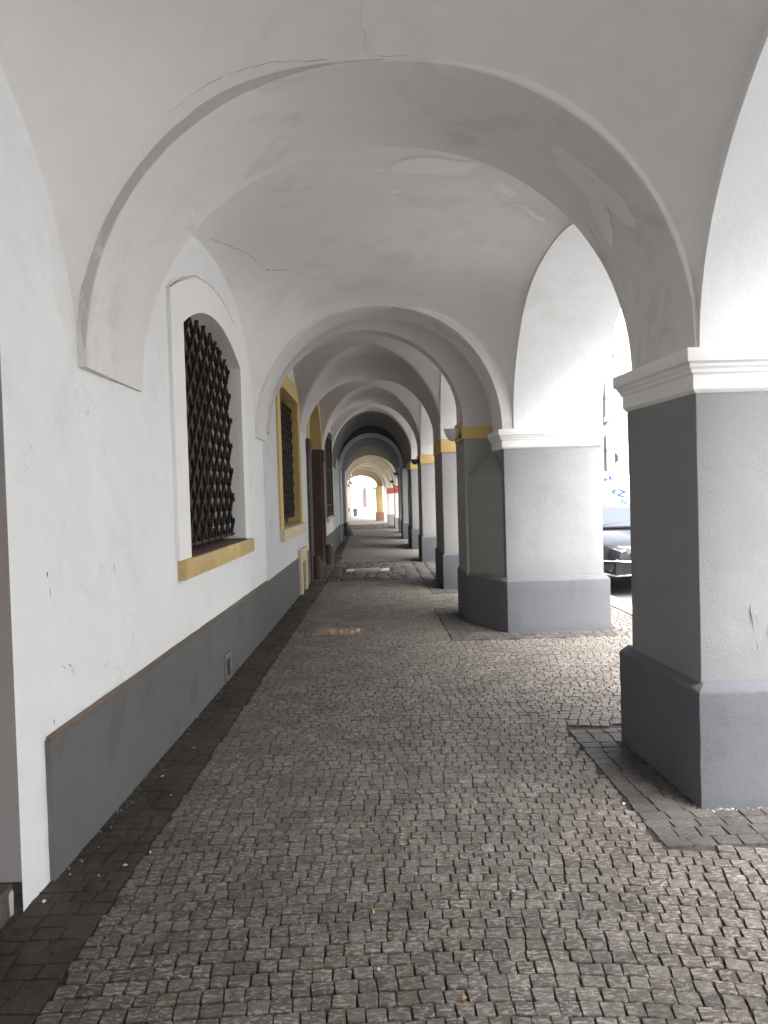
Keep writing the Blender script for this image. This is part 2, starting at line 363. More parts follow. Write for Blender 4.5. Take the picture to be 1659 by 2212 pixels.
# ------------------------------------------------------------------ ground, street
def sheet(name, mat, poly, z, label=None, parent=None):
    me = D.meshes.new(name); me.from_pydata([(x, y, z) for x, y in poly], [], [tuple(range(len(poly)))]); me.update()
    return finish(name, me, mat, parent, 'structure' if parent is None else None, label)
sheet('ground', 'ground', [(-900, -900), (900, -900), (900, 1200), (-900, 1200)], -0.20)
sheet('road', 'asphalt', [(3.3, -80), (8.6, -80), (8.6, 160), (3.3, 160)], -0.12)
MB().box(8.6, 10.98, -80, 160, -0.18, 0.0).build('sidewalk', 'kerb', kind='structure')
kb = D.objects.new('kerb', None); COL.objects.link(kb); kb['kind'] = 'structure'
y = 5.0; kme = None
while y < 22:
    L = 1.0
    if kme is None:
        o = MB().box(3.17, 3.44, 0.004, L-0.004, -0.19, 0.012).build('kerb_stone', 'kerb', kb, bevel=0.012); kme = o.data
    else:
        o = D.objects.new('kerb_stone', kme); COL.objects.link(o); o.parent = kb
    o.location = (random.uniform(-0.004, 0.004), y, 0); y += L
o = MB().box(3.17, 3.44, -60, 5.0, -0.19, 0.012).box(3.17, 3.44, y, 120, -0.19, 0.012).build('kerb_line', 'kerb', kb)

# ------------------------------------------------------------------ paving of the passage
def strip_edge(y): return -1.14+0.0212*y
def wall_x(y):
    if y < 9.36: return -1.40+0.025*(y-3.33)
    return -1.24+0.0175*(y-9.4)
pav = sheet('pavement', 'dirt', [(-2.2, -12), (3.17, -12), (3.17, 14.5), (-2.2, 14.5)], -0.012)
sheet('passage_floor', 'far_cobble', [(-2.6, 18.5), (3.17, 18.5), (3.17, 160), (-2.6, 160)], -0.002)
APR = [(1.25, 2.75, 3.46, 5.23), (0.82, 2.70, 8.43, 10.75), (0.92, 2.35, 12.35, 14.5)]
SOLID = [(1.56, 2.66, 3.87, 4.92), (1.50, 2.6, 8.76, 10.46), (1.16, 2.24, 12.85, 14.4)]
HOLE = (-0.66, -0.15, 9.02, 9.46)
def in_rects(x, y, rs): return any(a < x < b and c < y < d for a, b, c, d in rs)
def stone_rings(rr, hw, hd, c=0.17, top=0.0, inset=0.06, h=0.0065, simple=False):
    """one sett: an eight-sided top with rounded shoulders, or a plain bevelled block"""
    j = lambda s: rr.uniform(-s, s)
    if simple:
        b = [(-hw, -hd), (hw, -hd), (hw, hd), (-hw, hd)]
        b = [(x+j(hw*0.08), y+j(hd*0.08)) for x, y in b]
        lv = [(1.0, -0.02), (0.975, -0.003), (0.88, 0.0)]
    else:
        b = [(-hw*(1-c), -hd), (hw*(1-c), -hd), (hw, -hd*(1-c)), (hw, hd*(1-c)), (hw*(1-c), hd), (-hw*(1-c), hd), (-hw, hd*(1-c)), (-hw, -hd*(1-c))]
        b = [(x+j(hw*0.09), y+j(hd*0.09)) for x, y in b]
        lv = [(1.0, -0.022), (0.985, -h*0.5), (1-inset, 0.0)]
    rings = [[(x*k, y*k, z+(j(0.0016) if z == 0 else 0)) for x, y in b] for k, z in lv]
    return rings
def stone_vf(rings, ctr=True):
    n = len(rings[0]); vs = [p for r in rings for p in r]; fs = []
    for q in range(len(rings)-1):
        for i in range(n): fs.append((q*n+i, q*n+(i+1) % n, (q+1)*n+(i+1) % n, (q+1)*n+i))
    k = (len(rings)-1)*n
    if ctr and n == 8:
        cz = sum(p[2] for p in rings[-1])/n+0.0008; vs.append((0, 0, cz)); c = len(vs)-1
        for i in range(n): fs.append((k+i, k+(i+1) % n, c))
    else: fs.append(tuple(range(k, k+n)))
    return vs, fs
rr = random.Random(5)
VAR = []
for i in range(12):
    vs, fs = stone_vf(stone_rings(rr, 0.5, 0.5))
    me = D.meshes.new('cobblestone'); me.from_pydata([(x, y, z) for x, y, z in vs], [], fs); me.update()
    me.materials.append(M['cobble']); VAR.append(me)
def row_y(i, x): return 1.9+i*0.0700-0.085*max(0, x-0.1)**2+0.012*math.sin(x*2.1+i*0.13)+0.02*math.sin(0.06*i+x)
stones = []
def fit(x0, x1, wmin, wmax):
    L = x1-x0
    if L < wmin*0.55: return []
    n = max(1, round(L/((wmin+wmax)/2))); ws = [rr.uniform(wmin, wmax) for _ in range(n)]; k = L/sum(ws); x = x0; out = []
    for w in ws: out.append((x+w*k/2, w*k)); x += w*k
    return out
def free_spans(x0, x1, y, rects):
    sp = [(x0, x1)]
    for a, b, c, d in rects:
        if c < y < d:
            nx = []
            for p, q in sp:
                if b <= p or a >= q: nx.append((p, q)); continue
                if a > p: nx.append((p, a))
                if b < q: nx.append((b, q))
            sp = nx
    return sp
for i in range(0, 186):
    yb = row_y(i, -0.4); lim = 0.55*yb+0.35
    # rows bend, so obstacles are tested at the row's own place near each span
    cand = []
    for x0, x1 in free_spans(max(strip_edge(yb)+0.004, -lim), min(3.15, lim), yb, [HOLE]):
        cand.append((x0, x1))
    for x0, x1 in cand:
        for xc, w in fit(x0+rr.uniform(-0.012, 0.012), x1, 0.057, 0.083):
            yc = row_y(i, xc)
            if yc > 14.46 or yc < 1.7: continue
            l, q = xc-w/2, xc+w/2; ok = True
            for a, b, c, d in APR+SOLID:
                if c-0.035 < yc < d+0.035 and q > a and l < b:
                    if xc < a and a-l > 0.025: q = a-0.002
                    elif xc > b and q-b > 0.025: l = b+0.002
                    else: ok = False
            if not ok: continue
            slope = (row_y(i, xc+0.01)-row_y(i, xc-0.01))/0.02
            stones.append((yc, (l+q)/2, q-l-rr.uniform(0.0025, 0.006), 0.0700-rr.uniform(0.003, 0.0065), math.atan(slope)+rr.uniform(-0.035, 0.035), rr.uniform(-0.0022, 0.0022), rr.uniform(-0.022, 0.022), rr.uniform(-0.022, 0.022)))
stones.sort(key=lambda s: math.hypot(s[0], s[1]))
vis = [s for s in stones if s[0] > 2.27]
for s in vis[:300]:
    yc, xc, w, d, a, dz, tx, ty = s
    o = D.objects.new('cobblestone', VAR[rr.randrange(12)]); COL.objects.link(o); o.parent = pav
    o.location = (xc, yc, dz); o.rotation_euler = (tx, ty, a); o.scale = (w, d, 1)
rest = [s for s in stones if s[0] <= 2.27]+vis[300:]
V, F = [], []
for yc, xc, w, d, a, dz, tx, ty in rest:
    vs, fs = stone_vf(stone_rings(rr, w/2, d/2, simple=yc > 8.5))
    k = len(V); ca, sa = math.cos(a), math.sin(a)
    V += [(xc+x*ca-y*sa, yc+x*sa+y*ca, z+dz+x*ty+y*tx) for x, y, z in vs]; F += [tuple(i+k for i in f) for f in fs]
me = D.meshes.new('cobblestone'); me.from_pydata(V, [], F); me.update()
o = finish('cobblestone', me, 'cobble', pav, 'stuff', angle=20)

def sett_field(name, mat, cells, base_poly, keep=300, piece='sett', far=None):
    """cells: (xc, yc, w, d, angle) sorted near to far; nearest keep ones are objects"""
    root = sheet(name, 'dirt', base_poly, -0.008)
    cells.sort(key=lambda c: math.hypot(c[0], c[1]))
    cells = [c for c in cells if c[1] > 1.9]
    var = []
    for i in range(8):
        vs, fs = stone_vf(stone_rings(rr, 0.5, 0.5, c=0.10, inset=0.035, h=0.005))
        me = D.meshes.new(piece); me.from_pydata(vs, [], fs); me.update(); me.materials.append(M[mat]); var.append(me)
    for c in cells[:keep]:
        o = D.objects.new(piece, var[rr.randrange(8)]); COL.objects.link(o); o.parent = root
        o.location = (c[0], c[1], rr.uniform(-0.0015, 0.0015)); o.scale = (c[2], c[3], 1); o.rotation_euler = (rr.uniform(-0.015, 0.015), rr.uniform(-0.015, 0.015), c[4])
    if len(cells) > keep:
        V, F = [], []
        for xc, yc, w, d, a in cells[keep:]:
            vs, fs = stone_vf(stone_rings(rr, w/2, d/2, simple=True)); k = len(V); ca, sa = math.cos(a), math.sin(a); dz = rr.uniform(-0.0015, 0.0015)
            V += [(xc+x*ca-y*sa, yc+x*sa+y*ca, z+dz) for x, y, z in vs]; F += [tuple(i+k for i in f) for f in fs]
        me = D.meshes.new(piece); me.from_pydata(V, [], F); me.update(); finish(piece, me, mat, root, 'stuff', angle=20)
    return root
# dark border of setts along the wall
cells = []
y = 1.6; i = 0
while y < 31.5:
    d = rr.uniform(0.075, 0.095) if y < 14 else 0.13
    if 14.5 < y < 18.6 and False: pass
    x0, x1 = wall_x(y)-0.02, strip_edge(y)-0.005
    if y > 20: x1 = -0.80
    if y < 3.08: x0 = -1.52
    n = max(2, round((x1-x0)/0.098)); w = (x1-x0)/n; sh = rr.uniform(-0.03, 0.03)
    for k in range(n):
        l = x0+w*k+(sh if k else 0); q = x0+w*(k+1)+(sh if k < n-1 else 0)
        cells.append(((l+q)/2, y+d/2+rr.uniform(-0.004, 0.004), q-l-rr.uniform(0.002, 0.005), d-rr.uniform(0.002, 0.006), rr.uniform(-0.03, 0.03)))
    y += d; i += 1
cells = [c for c in cells if not (14.55 < c[1] < 18.5 and c[0] > -1.2)]
sett_field('pavement_border', 'border', cells, [(-1.9, 1.2), (strip_edge(1.2), 1.2), (strip_edge(14.5), 14.5), (-0.80, 20), (-0.80, 31.6), (-1.9, 31.6)])
# aprons of dark setts around the piers
for (a, b, c, d), (sa, sb, s_c, s_d) in zip(APR, SOLID):
    cells = []; y = c
    while y < d-0.03:
        dd = rr.uniform(0.085, 0.105); x = a+rr.uniform(0, 0.012)
        while x < b-0.04:
            w = rr.uniform(0.095, 0.13)
            xx, yy = x+w/2, y+dd/2
            if not (sa+0.05 < xx < sb-0.05 and s_c+0.05 < yy < s_d-0.05) and xx < b and yy < d:
                cells.append((xx, yy, w-rr.uniform(0.003, 0.006), dd-rr.uniform(0.003, 0.006), rr.uniform(-0.03, 0.03)))
            x += w
        y += dd
    sett_field('pier_apron', 'apron', cells, [(a, c), (b, c), (b, d), (a, d)], piece='sett')
# crossing of large slabs before the doorway
cr = sheet('stone_crossing', 'dirt', [(-1.2, 14.48), (3.17, 14.48), (3.17, 18.52), (-1.2, 18.52)], -0.010)
def slab(xc, yc, w, d, a=0.0, mat='slab', name='paving_slab', dz=0.0, parent=None):
    vs, fs = stone_vf(stone_rings(rr, w/2-0.012, d/2-0.012, c=0.10, inset=0.05, h=0.012))
    me = D.meshes.new(name); me.from_pydata(vs, [], fs); me.update()
    o = finish(name, me, mat, parent or cr, angle=45); o.location = (xc, yc, dz+rr.uniform(-0.004, 0.008)); o.rotation_euler = (rr.uniform(-0.012, 0.012), rr.uniform(-0.012, 0.012), a)
rows = [14.52, 14.86, 15.22, 15.62, 16.05, 16.72, 17.2, 17.75, 18.48]
for i in range(8):
    y0, y1 = rows[i], rows[i+1]; x = -1.14+rr.uniform(0, 0.05)
    while x < 0.52:
        w = rr.uniform(0.19, 0.30)
        if i == 4 and -0.56 < x+w/2 < 0.34: x += w; continue
        slab(x+w/2, (y0+y1)/2, w, y1-y0, rr.uniform(-0.02, 0.02)); x += w
x = 0.62
while x < 3.1:
    w = rr.uniform(0.22, 0.30); y = 14.52
    while y < 18.3:
        L = min(rr.uniform(0.55, 1.2), 18.48-y)
        if L < 0.2: break
        if not (x > 1.0 and y > 17.6): slab(x+w/2, y+L/2, w, L, -0.02)
        y += L
    x += w
MB().box(-0.40, 0.16, 16.10, 16.68, -0.03, 0.002).build('cover_plate', 'grey_metal', cr, bevel=0.006)
for a, b, c, d in ((-0.56, -0.40, 16.12, 16.62), (0.16, 0.34, 16.12, 16.62), (-0.40, 0.16, 16.66, 16.72)):
    MB().box(a+0.003, b-0.003, c, d, -0.03, 0.012+rr.uniform(0, 0.008)).build('concrete_edge', 'concrete', cr, bevel=0.01, wob=0.012)
# second crossing further down the passage
c2 = sheet('stone_crossing', 'dirt', [(-1.1, 35.2), (2.2, 35.2), (2.2, 39.8), (-1.1, 39.8)], 0.003)
for i in range(4):
    x = -1.05
    while x < 2.1:
        w = rr.uniform(0.26, 0.38); slab(x+w/2, 35.2+1.15*(i+0.5), w, 1.15, 0, 'slab', dz=0.014, parent=c2); x += w
# the hole in the cobbles, with sand and loose stones
hx0, hx1, hy0, hy1 = HOLE
n = 10; vs = []; fs = []
for j in range(n+1):
    for i in range(n+1):
        u, v = i/n, j/n; e = min(u, 1-u, v, 1-v)*2
        vs.append((hx0-0.05+(hx1-hx0+0.1)*u, hy0-0.03+(hy1-hy0+0.06)*v, -0.001-0.006*min(1, e*1.6)+rr.uniform(-0.003, 0.003)))
for j in range(n):
    for i in range(n): fs.append((j*(n+1)+i, j*(n+1)+i+1, (j+1)*(n+1)+i+1, (j+1)*(n+1)+i))
me = D.meshes.new('sand_patch'); me.from_pydata(vs, [], fs); me.update(); finish('sand_patch', me, 'sand', None, 'structure')
def rock(name, mat, loc, s, label, cat, group=None):
    bm = bmesh.new(); bmesh.ops.create_icosphere(bm, subdivisions=1, radius=1)
    for v in bm.verts: v.co = Vector((v.co.x*s[0]*rr.uniform(0.6, 1.3), v.co.y*s[1]*rr.uniform(0.6, 1.3), math.copysign(min(abs(v.co.z), 0.55), v.co.z)*s[2]*rr.uniform(0.8, 1.4)))
    me = D.meshes.new(name); bm.to_mesh(me); bm.free(); o = finish(name, me, mat, angle=20); o.location = loc; o.rotation_euler.z = rr.uniform(0, 6)
    return tag(o, label, cat, group)
for (x, y, s, l) in ((-0.50, 9.10, 0.055, 'largest pale broken stone at the left of the hole in the cobbles'),
                     (-0.39, 9.13, 0.036, 'small pale broken stone just right of the largest one in the hole'),
                     (-0.32, 9.17, 0.026, 'smallest broken stone in the middle of the hole in the cobbles'),
                     (-0.26, 9.12, 0.036, 'pale broken stone by the near right rim of the hole'),
                     (-0.20, 9.20, 0.045, 'upright broken stone at the far right end of the hole')):
    rock('loose_stone', 'rubble', (x, y, s*0.35-0.006), (s, s*0.8, s*0.75), l, 'stone', 'broken stones lying in the hole')

# ------------------------------------------------------------------ first house: white, with corniced grey piers
H1 = thing('white_arcade_house', 'white plastered arcade house in front with pale grey piers and moulded white capitals', 'building', (0, 3, 0))
H1.location = (0, 0, 0)
ZS = 2.24; XR = 1.60
def cap_f(t): return t if t < 1.2 else 1.2+0.5*(1-math.exp(-(t-1.2)/0.5))
RS = 2.12
def sail(y0, y1):
    def z(u, v): return ZS+cap_f(RS*math.sqrt(max(0, 1-0.5*u*u-0.5*v*v)))
    def fn(a, b):
        # cosine spacing so that the springing corners are dense
        u = -math.cos(math.pi*a); v = -math.cos(math.pi*b)
        y = (y0+y1)/2+(y1-y0)/2*v; xl = wall_x(y)-0.01; xr = XR+0.035
        return ((xl+xr)/2+(xr-xl)/2*u, y, z(u, v))
    return fn
def side_prof(y0, y1, k=48, zs=ZS):
    r = []
    for i in range(k+1):
        v = -math.cos(math.pi*i/k); r.append(((y0+y1)/2+(y1-y0)/2*v, zs+cap_f(RS*math.sqrt(max(0, 0.5-0.5*v*v)))))
    return r
B = [(-5.35, -1.40), (-0.50, 3.86), (4.80, 8.86)]       # bays
for y0, y1 in B:
    grid_surface('vault', 'vault', sail(y0, y1), 64, 64, H1)
# cross arches
def rib_prof(cx, a, h, n=2.1): return arch_pts(cx, a, ZS, h, 56, n)
arch_solid('cross_arch', 'arch', 3.86, 4.80, rib_prof(0.13, 1.47, 1.42), xo=(-2.2, 2.6), parent=H1)
arch_solid('cross_arch', 'arch', -1.40, -0.50, rib_prof(0.08, 1.50, 1.42), xo=(-2.2, 2.6), parent=H1)
arch_solid('cross_arch', 'arch', 8.86, 9.55, rib_prof(0.135, 1.355, 1.42), xo=(-2.2, 2.6), parent=H1)
# street side arches
for y0, y1 in B:
    arch_solid('street_arch', 'wall', XR+0.012, 2.60, side_prof(y0+0.02, y1-0.02), xo=(y0-0.45, y1+0.45), axis='y', parent=H1, top=4.62)
# left wall with doorway and window
def wall_s(y): return (y-3.10)/math.cos(math.atan(0.025))
w1o = [(5.79, 1.17), (7.97, 1.17), (7.97, 2.87)]+[(6.88+1.09*(1-t/7), 2.87+0.25*(1-(1-t/7)**2)) for t in range(1, 14)]+[(5.79, 2.87)]
w1o = [(wall_s(a), z) for a, z in w1o]
panel('wall', 'wall', (wall_x(3.10), 3.10), (wall_x(9.36), 9.36), 0.0, 4.55, [w1o], 0.34, H1)
MB().box(-3.0, wall_x(3.10)+0.0, 3.101, 3.33, 0.12, 2.6).build('door_jamb', 'jamb', H1)
panel('wall', 'wall', (wall_x(-5.6), -5.6), (wall_x(1.7), 1.7), 0.0, 4.55, [], 0.3, H1)
panel('wall', 'wall', (wall_x(1.7), 1.7), (wall_x(3.099), 3.099), 2.6, 4.55, [], 0.3, H1)
MB().box(-3.0, wall_x(1.7), 1.5, 1.70, 0.0, 2.6).build('door_jamb', 'jamb', H1)
MB().box(-1.78, -1.72, 1.72, 3.098, 0.1, 2.6).build('door', 'wood', H1)
MB().box(-3.0, -1.44, 1.72, 3.097, -0.02, 0.118).build('door_step', 'apron', H1, bevel=0.01)
MB().box(-1.50, -1.437, 3.045, 3.102, -0.03, 0.10).build('wall_foot', 'concrete', H1, bevel=0.02, cuts=1, wob=0.006)
MB().box(-1.9, -1.405, 1.72, 3.097, 2.602, 2.75).build('door_lintel', 'wall', H1)
# plinth along the left wall
def along(y0, y1, off0, off1, z0, z1, mb=None, cham=0.0):
    mb = mb or MB()
    pts = lambda off, z: [(wall_x(y0)+off, y0, z), (wall_x(y1)+off, y1, z)]
    a = pts(off0, z0); b = pts(off1, z0); c = pts(off1, z1-cham); d = pts(off0, z1)
    return mb.add([a[0], b[0], c[0], d[0], a[1], b[1], c[1], d[1]], [(0,1,2,3), (7,6,5,4), (0,4,5,1), (1,5,6,2), (2,6,7,3), (3,7,4,0)])
pl = MB(); along(3.345, 9.35, -0.05, 0.024, -0.03, 0.61, pl, 0.018); pp = pl.build('plinth', 'plinth_dark', H1, cuts=6, wob=0.002)
m = MB(); along(3.35, 9.34, 0.005, 0.0275, 0.585, 0.612, m, 0.012); m.build('plinth_edge', 'worn_edge', pp, cuts=24, wob=0.0045)
pl = MB(); along(-5.5, 1.6, -0.05, 0.024, -0.03, 0.61, pl, 0.018); pl.build('plinth', 'plinth_dark', H1)
vb = MB(); along(6.76, 6.80, 0.02, 0.046, 0.02, 0.25, vb); along(6.96, 7.0, 0.02, 0.046, 0.02, 0.25, vb); along(6.80, 6.96, 0.02, 0.046, 0.20, 0.25, vb); along(6.80, 6.96, 0.02, 0.046, 0.02, 0.06, vb)
v_ = vb.build('vent_cover', 'grey_metal', H1, bevel=0.003)
vb = MB(); along(6.80, 6.96, 0.0, 0.030, 0.06, 0.20, vb); vb.build('vent_opening', 'iron', v_)
# window surround, sill, grille, casement
def surround(parent, name, mat, outer, inner, proud, back=0.0, wx=wall_x):
    """raised band between two matching outlines (y, z) on the left wall"""
    n = len(outer); vs = []; fs = []
    for (y, z) in outer: vs.append((wx(y)-0.02, y, z))
    for (y, z) in outer: vs.append((wx(y)+proud, y, z))
    for (y, z) in inner: vs.append((wx(y)+proud, y, z))
    for (y, z) in inner: vs.append((wx(y)-back-0.02, y, z))
    for i in range(n-1):
        for k in range(3): fs.append((k*n+i, k*n+i+1, (k+1)*n+i+1, (k+1)*n+i))
    fs.append((0, n, 2*n, 3*n)); fs.append((n-1, 4*n-1, 3*n-1, 2*n-1))
    me = D.meshes.new(name); me.from_pydata(vs, [], fs); me.update()
    bm = bmesh.new(); bm.from_mesh(me); bmesh.ops.recalc_face_normals(bm, faces=bm.faces); bm.to_mesh(me); bm.free()
    return finish(name, me, mat, parent, angle=30)
arc = lambda yc, a, z0, h, k=14: [(yc-a*math.cos(t*math.pi/k), z0+h*math.sin(t*math.pi/k)) for t in range(k+1)]
inn = [(5.792, 1.17)]+[(6.88-1.088*(1-t/7), 2.868+0.25*(1-(1-t/7)**2)) for t in range(15)]+[(7.968, 1.17)]
out = [(5.46, 1.17)]+[(y, z) for y, z in [(5.46+2.80*t/14, 3.03+0.335*math.sin(t*math.pi/14)**0.9) for t in range(15)]]+[(8.26, 1.17)]
surround(H1, 'window_surround', 'trim', out, inn, 0.030)
sb = MB(); along(5.50, 8.24, -0.30, 0.062, 1.03, 1.168, sb); sl = sb.build('window_sill', 'sill', H1, bevel=0.008, cuts=3, wob=0.004)
m = MB(); along(5.795, 7.965, -0.335, 0.045, 1.169, 1.182, m); m.build('sill_top', 'brown_stone', sl, bevel=0.003)
win = thing('window', '', 'x'); del win['label']; del win['category']; win.parent = H1
def woff(y, k): return wall_x(y)+k
m = MB()
for y0, y1 in ((5.7, 6.05), (6.05, 6.42), (6.42, 6.78), (7.02, 7.40), (7.40, 7.74), (7.74, 8.06)):
    m = MB(); along(y0+0.004, y1-0.004, -0.345, -0.315, 1.2, 3.2, m); m.build('shutter_board', 'wood' if rr.random() < 0.45 else 'rust_wood', win, bevel=0.004)
m = MB(); along(6.80, 7.0, -0.33, -0.29, 1.19, 3.2, m); m.build('mullion', 'trim', win)
m = MB(); along(5.6, 8.1, -0.40, -0.35, 1.0, 3.3, m); m.build('window_back', 'wood', win)
m = MB(); along(5.8, 7.96, -0.315, -0.28, 1.19, 1.29, m); m.build('bottom_rail', 'wood', win)
gr = thing('window_grille', '', 'x'); del gr['label']; del gr['category']; gr.parent = H1
GY0, GY1, GZ0 = 5.82, 7.93, 1.235
def gtop(y): return 2.84+0.24*max(0, 1-((y-6.87)/1.08)**2)
ST = 0.245
def inside(y, z, top=gtop, a=GY0, b=GY1, z0=GZ0): return a <= y <= b and z0 <= z <= top(y)
def lattice(parent, a, b, z0, top, st, off, thick, zmax):
    knots = set()
    for sgn in (1, -1):
        k = -60
        while k < 60:
            # line z = z0 + sgn*(y - a) + k*st
            run = []
            t = a
            while t <= b+1e-6:
                z = z0+sgn*(t-a)+k*st
                if z0-1e-6 <= z <= top(t): run.append((t, z))
                t += 0.01
            if len(run) > 8:
                (ya, za), (yb, zb) = run[0], run[-1]
                d = 0.006*sgn
                MB().bar((woff(ya, off+d), ya, za), (woff(yb, off+d), yb, zb), thick, 0.027, (1, 0, 0)).build('grille_bar', 'iron', parent)
            k += 1
    m = MB(); i = 0
    y = a
    while y <= b+1e-6:
        j = 0
        while z0+j*st/2 < zmax:
            z = z0+j*st/2
            if (i+j) % 2 == 0 and z <= top(y)-0.01:
                w = thick*0.95; x = woff(y, off)
                m.box(x-0.023, x+0.023, y-w, y+w, z-w*0.8, z+w*0.8)
            j += 1
        y += st/2; i += 1
    m.build('grille_knot', 'iron', parent, kind='stuff', bevel=0.004, seg=1)
lattice(gr, GY0, GY1, GZ0, gtop, ST, -0.085, 0.021, 3.2)
MB().bar((woff(GY0, -0.085), GY0, GZ0), (woff(GY1, -0.085), GY1, GZ0), 0.024, 0.024).build('grille_rail', 'iron', gr)
for z in (1.55, 2.33):
    MB().box(woff(7.9, -0.105), woff(7.9, -0.065), GY1-0.01, 7.975, z, z+0.045).build('grille_anchor', 'iron', gr)

# piers with plinth and capital
def pier(parent, poly, plpoly, ztop, mat, plmat, capmat=None, zpl=0.6, capz=2.06):
    p = MB().prism(poly, zpl-0.01, ztop).build('pier', mat, parent, bevel=0.010, cuts=5, wob=0.0022)
    rings = [[(x, y, -0.03) for x, y in plpoly], [(x, y, zpl-0.03) for x, y in plpoly]]
    cx = sum(x for x, y in plpoly)/len(plpoly); cy = sum(y for x, y in plpoly)/len(plpoly)
    ins = lambda k: [(x+(cx-x)*k, y+(cy-y)*k) for x, y in plpoly]
    rings.append([(x, y, zpl+0.012) for x, y in ins(0.075)])
    MB().loft(rings).build('pier_plinth', plmat, p, bevel=0.010, cuts=4, wob=0.002)
    return p
P1poly = [(1.612, 3.90), (2.60, 3.90), (2.60, 4.79), (1.562, 4.79)]; P1pl = [(1.578, 3.845), (2.66, 3.845), (2.66, 4.92), (1.522, 4.92)]
def capital(parent, poly, mat='trim', z0=2.06, z1=2.255, k=1.0, open_side=None):
    prof = [(0.002, z0-0.02), (0.026, z0), (0.026, z0+0.070), (0.040, z0+0.078), (0.044, z0+0.095), (0.058, z0+0.105), (0.062, z0+0.122), (0.080, z0+0.130), (0.082, z1), (0.0, z1+0.006)]
    rings = []
    cx = sum(x for x, y in poly)/4; cy = sum(y for x, y in poly)/4
    for o, z in prof: rings.append([(x+math.copysign(o*k, x-cx), y+math.copysign(o*k, y-cy), z) for x, y in poly])
    return MB().loft(rings).build('capital', mat, parent, bevel=0.004, seg=2, cuts=4, wob=0.0015)
p1 = pier(H1, P1poly, P1pl, 2.245, 'pier', 'plinth'); capital(p1, P1poly, k=0.75)
p0 = pier(H1, rect(1.61, 2.60, -1.38, -0.50), rect(1.57, 2.66, -1.43, -0.45), 2.245, 'pier', 'plinth'); capital(p0, rect(1.61, 2.60, -1.38, -0.50), k=0.75)
P2poly = rect(1.49, 2.58, 8.82, 9.54)
p2 = MB().prism(P2poly, 0.59, 2.245).build('pier', 'pier', H1, bevel=0.010, cuts=5, wob=0.0022)
capital(p2, P2poly, k=0.75)
MB().prism([(1.485, 8.90), (1.175, 9.535), (1.485, 9.535)], 0.59, 1.77).add(
    [(1.485, 8.90, 1.771), (1.175, 9.535, 1.771), (1.485, 9.535, 1.771), (1.485, 9.535, 2.08)], [(0, 1, 3), (1, 2, 3), (2, 0, 3)]).build('corner_fill', 'pier2', p2, bevel=0.006, cuts=3)
MB().loft([[(x, y, z) for x, y in q] for q, z in (([(1.48, 8.755), (2.63, 8.755), (2.63, 9.62), (1.125, 9.62)], -0.03), ([(1.48, 8.755), (2.63, 8.755), (2.63, 9.62), (1.125, 9.62)], 0.57), ([(1.50, 8.80), (2.60, 8.80), (2.60, 9.60), (1.16, 9.60)], 0.61))]).build('pier_plinth', 'plinth', p2, bevel=0.012, cuts=4, wob=0.002)
# mass of the house above the passage
MB().box(-9, 2.655, -9.0, 9.50, 4.66, 7.5).build('upper_storeys', 'facade', H1)
MB().box(2.602, 2.655, -9.0, 9.50, 3.9, 4.655).build('facade_band', 'facade', H1)

# ------------------------------------------------------------------ second house: grey vaults, ochre trim
H2 = thing('ochre_trimmed_house', 'grey arcade house behind the white one, with ochre bands on its piers', 'building')
xl2 = lambda y: wall_x(y)-0.01
Z2 = 2.42; X2 = 1.15
bays2 = [(10.47, 12.85), (14.38, 17.94), (19.2, 21.98)]
baysL = [(9.95, 13.65), (14.45, 18.55), (19.0, 21.98)]
def groin(a, b):
    y = 9.75+(22.4-9.75)*b; xl = xl2(y)-0.01; X2 = 1.185; u = -math.cos(math.pi*a)
    x = (xl+X2)/2+(X2-xl)/2*u
    zx = Z2+1.42*ell(u)
    zy = Z2
    w = (u+1)/2
    for (p0, p1), (q0, q1) in zip(baysL, bays2):
        y0 = p0+(q0-p0)*w; y1 = p1+(q1-p1)*w
        if y0 < y < y1: zy = Z2+1.45*ell((y-(y0+y1)/2)/((y1-y0)/2))
    return (x, y, max(zx, zy))
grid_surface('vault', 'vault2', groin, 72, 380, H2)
arch_solid('cross_arch', 'vault2', 9.555, 9.83, arch_pts(-0.035, 1.175, 2.36, 1.18, 48), xo=(-2.2, 2.3), parent=H2)
for y0, y1 in bays2:
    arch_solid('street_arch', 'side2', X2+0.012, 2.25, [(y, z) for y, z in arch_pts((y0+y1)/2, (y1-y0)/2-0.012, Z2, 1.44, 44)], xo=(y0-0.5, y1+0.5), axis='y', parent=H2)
for (y0, y1, x0) in ((9.56, 10.46, 1.14), (12.86, 14.37, 1.17), (17.95, 19.19, 1.155), (21.99, 24.25, 1.14)):
    pp = MB().prism(rect(x0, 2.24, y0, y1), 0.55, Z2-0.21).build('pier', 'pier2' if y0 < 21 else 'pier2', H2, bevel=0.008, cuts=3, wob=0.002)
    MB().prism(rect(x0-0.012, 2.25, y0-0.012 if y0 > 10 else y0+0.001, y1+0.012), Z2-0.209, Z2+0.02).build('colour_band', 'yellow', pp, bevel=0.006)
    if y0 < 10: MB().prism([(1.125, 9.625), (2.28, 9.625), (2.28, 10.50), (1.12, 10.50)], -0.03, 0.585).build('pier_plinth', 'plinth', pp, bevel=0.01)
    else:
        q = rect(x0-0.03, 2.28, y0-0.03, y1+0.03)
        MB().loft([[(x, y, -0.03) for x, y in q], [(x, y, 0.55) for x, y in q], [(x, y, 0.58) for x, y in rect(x0, 2.25, y0, y1, -0.004)]]).build('pier_plinth', 'plinth2', pp, bevel=0.008)
